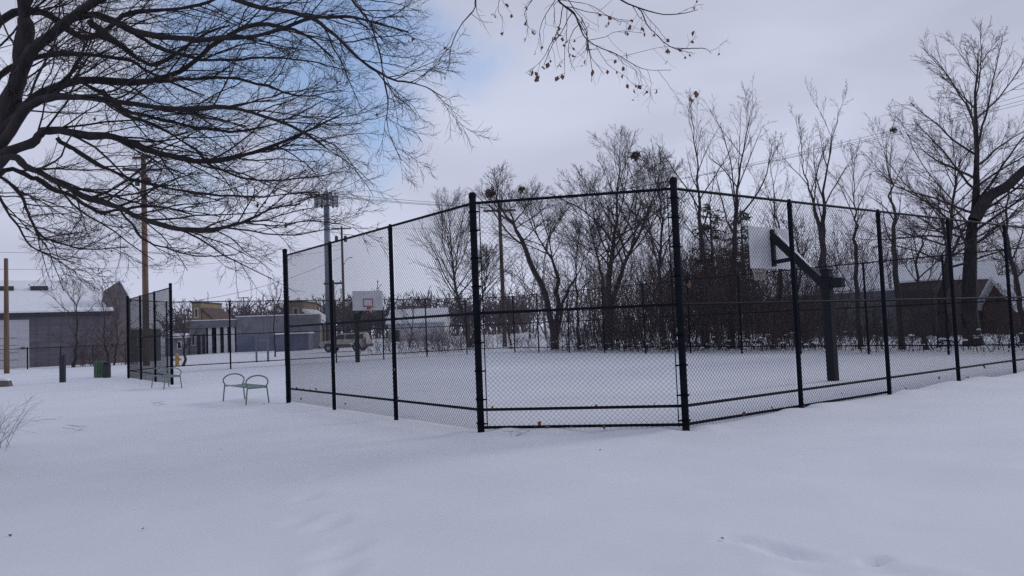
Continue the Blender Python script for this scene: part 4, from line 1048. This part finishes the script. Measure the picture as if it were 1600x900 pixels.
P = strip(620, 31, 37, 20.5, 39); cl = strip(70, 31, 37, 20.5, 39); P = cl[g_.integers(0, 70, 560)] + np.stack([g_.normal(0, .75, 560), g_.normal(0, .75, 560), np.zeros(560)], -1)
def brush_len(P, lo, hi):
    b = P[:, 0] * E2.x + P[:, 1] * E2.y
    return g_.uniform(lo, hi, len(P)) * np.interp(b, [19, 23, 30, 35, 40], [.6, 1.0, 1.2, .75, .5]) * (1 + 1.1 * vnoise(P[:, 0] / 1.7, P[:, 1] / 1.7, 5))
a_ = P[:, 0] * E1.x + P[:, 1] * E1.y; P = P[a_ > 30.6]
thicket('thicket', 'reddish brown leafless brush growing densely behind the far fence', P, brush_len(P, 1.6, 5.2), 'twig_red', 61)
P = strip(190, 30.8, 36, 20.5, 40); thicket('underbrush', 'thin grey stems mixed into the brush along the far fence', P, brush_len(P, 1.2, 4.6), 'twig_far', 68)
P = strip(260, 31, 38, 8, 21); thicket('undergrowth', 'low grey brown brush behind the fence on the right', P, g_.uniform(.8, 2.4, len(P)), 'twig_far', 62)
P = strip(200, 33, 44, 23, 40); thicket('saplings', 'thin grey saplings standing among the brush', P, g_.uniform(4.5, 8.5, len(P)), 'twig_far', 63, (6, 4), .03, (.011, .007))
P = strip(230, 26.8, 37, 44.5, 60); thicket('scrub', 'low dark scrub beyond the back fence', P, g_.uniform(.7, 2.0, len(P)), 'twig_red', 64)
def band(n, px0, px1, Y0, Y1):
    px = g_.uniform(px0, px1, n); Y = g_.uniform(Y0, Y1, n); return np.stack([(px - 800) / FPX * Y, Y, np.full(n, -.2)], -1)
P = band(700, 262, 830, 205, 275); thicket('far_wood', 'far leafless wood along the horizon behind the low buildings', P, g_.uniform(6.5, 13, len(P)), 'wood_far_hazed', 65, (6, 3), .18, (.13, .11))
P = band(290, 820, 1750, 95, 140); thicket('far_trees', 'grey mass of distant bare trees behind the thicket and houses', P, g_.uniform(7, 13.5, len(P)), 'wood_far_hazed', 66, (7, 4), .10, (.04, .03))
P = np.stack([g_.uniform(-27.5, -24.0, 90), g_.uniform(47, 49.5, 90), np.full(90, -.1)], -1)
# snow caught in the brush
rs = random.Random(9); m_ = MB()
for k in range(900):
    a = rs.uniform(30.4, 38) if k % 3 else rs.uniform(26, 36); b = rs.uniform(9, 43) if k % 3 else rs.uniform(44, 58); c = ct(a, b, rs.uniform(.05, .9) * rs.random() + .05); r_ = rs.uniform(.03, .13)
    v = []
    for (rr, zz) in ((1, 0), (.75, .45), (.2, .62)):
        for q in range(6): an = q * 1.047 + k; v.append((c.x + r_ * rr * math.cos(an) * rs.uniform(.8, 1.3), c.y + r_ * rr * math.sin(an) * rs.uniform(.8, 1.3), c.z + r_ * zz))
    f = [tuple(range(12, 18)), (5, 4, 3, 2, 1, 0)]
    for l in (0, 6):
        for q in range(6): f.append((l + q, l + (q + 1) % 6, l + 6 + (q + 1) % 6, l + 6 + q))
    m_.add(v, f)
tag(m_.build('caught_snow', 'snow_cap', smooth=True), 'clumps of snow caught in the low brush', 'snow', kind='stuff')
# brush heap against the brick building
hb = gnd(160, 570); P = np.stack([g_.uniform(-2.2, 2.4, 70) + hb.x, g_.uniform(-1, 1.2, 70) + hb.y, np.full(70, -.1)], -1)
thicket('brush_heap', 'tangle of brush and weeds below the brick gable', P, g_.uniform(1.0, 2.6, 70), 'twig_red', 67)
# dry weed at the left edge
sb = gnd(-22, 702); g2 = np.random.default_rng(4)
n_ = 34
P = np.stack([sb.x + g2.normal(0, .16, n_), sb.y + g2.normal(0, .2, n_), np.full(n_, -.05)], -1)
D = np.stack([g2.uniform(-.5, .8, n_), g2.normal(0, .4, n_), g2.uniform(.6, 1.2, n_)], -1)
c1 = grow(g2, P, D, g2.uniform(.5, 1.15, n_), np.full(n_, .0030), 9, .09, -.03, .4, .12)
c2 = grow(g2, *spawn(g2, *c1, 5, .3, 1, .4, .8, .35, .7, .0014, .4, 0, .002), 5, .15, -.03)
o = empty('dry_shrub', (0, 0, 0), 0, 'thin dry shrub arching over the snow at the left edge', 'shrub')
link('stems', np_mesh('stems', *tubes(*c1, 5), 'twig'), o); link('twigs', np_mesh('twigs', *tubes(*c2, 3), 'twig'), o)

# ------------------------------------------------------------------ loose leaves and twigs
rl = random.Random(21)
GL_ = 'dry brown leaf caught in the chain link of the near fence'
def caught(a, b, t, z, GL_):
    p = ct(*a).lerp(ct(*b), t); p.z = z
    o = place_leaf(rl, p - ray(800, 500) * .012, rl.uniform(.06, .12), None, False, 'dry_leaf'); tag(o, GL_, 'leaf', 'leaves caught in the fence')
Lp = [(eL, 10.19), (eL, 18.69)]; Gp = [(eL, 10.19), (8.95, eN)]; Np = [(8.95, eN), (20.87, eN)]
for t, z in ((.83, .40), (.87, .39), (.80, .41), (.93, .40), (.655, 1.15), (.66, .85), (.655, .48), (.33, .95), (.32, .42), (.6, .18), (.9, .16)): caught(*Lp, t, z, 'dry brown leaf caught low in the three panel fence run right of the bench')
for t, z in ((.06, .40), (.27, .10), (.30, .14), (.33, .09), (.58, .40), (.86, .41), (.45, .08), (.14, .07), (.62, .07)): caught(*Gp, t, z, 'dry brown leaf caught in the single wide corner panel')
for t, z in ((.02, 2.2), (.18, .15), (.12, .12), (.25, .1), (.36, .2), (.55, .12), (.68, .22), (.78, .15), (.86, .35), (.98, .36)): caught(*Np, t, z, 'dry brown leaf caught in the long near fence run on the right')
for px_, py_, lb in ((1131, 844, 'small leaf on the snow near the footprints at lower right'), (346, 702, 'small leaf on open snow below the larger bench'), (412, 631, 'small leaf lying at the foot of the larger bench'),
                     (221, 830, 'small leaf on the snow at lower left'), (940, 706, 'small leaf on the snow just below the single wide corner panel'), (16, 836, 'small leaf on the snow at the left edge, low in the picture')):
    tag(place_leaf(rl, drop(gnd(px_, py_), .012), .04, None, True, 'dry_leaf'), lb, 'leaf', 'leaves lying on the snow')
def ground_twig(px, py, label):
    b = drop(gnd(px, py), -.02); m = MB()
    for k in range(4):
        m.tube([(0, 0, 0), (rl.uniform(-.2, .3), rl.uniform(-.1, .1), rl.uniform(.04, .08)), (rl.uniform(-.2, .4), rl.uniform(-.2, .2), rl.uniform(.05, .16))], .0025, 4)
    tag(m.build('twig', 'twig', None, b), label, 'twig', 'twigs poking through the snow')
ground_twig(243, 634, 'longer weed stalk poking through snow below the smaller bench'); ground_twig(118, 673, 'tiny twig poking through snow near the dry shrub'); ground_twig(800, 682, 'thin twig in the snow below the single wide panel')
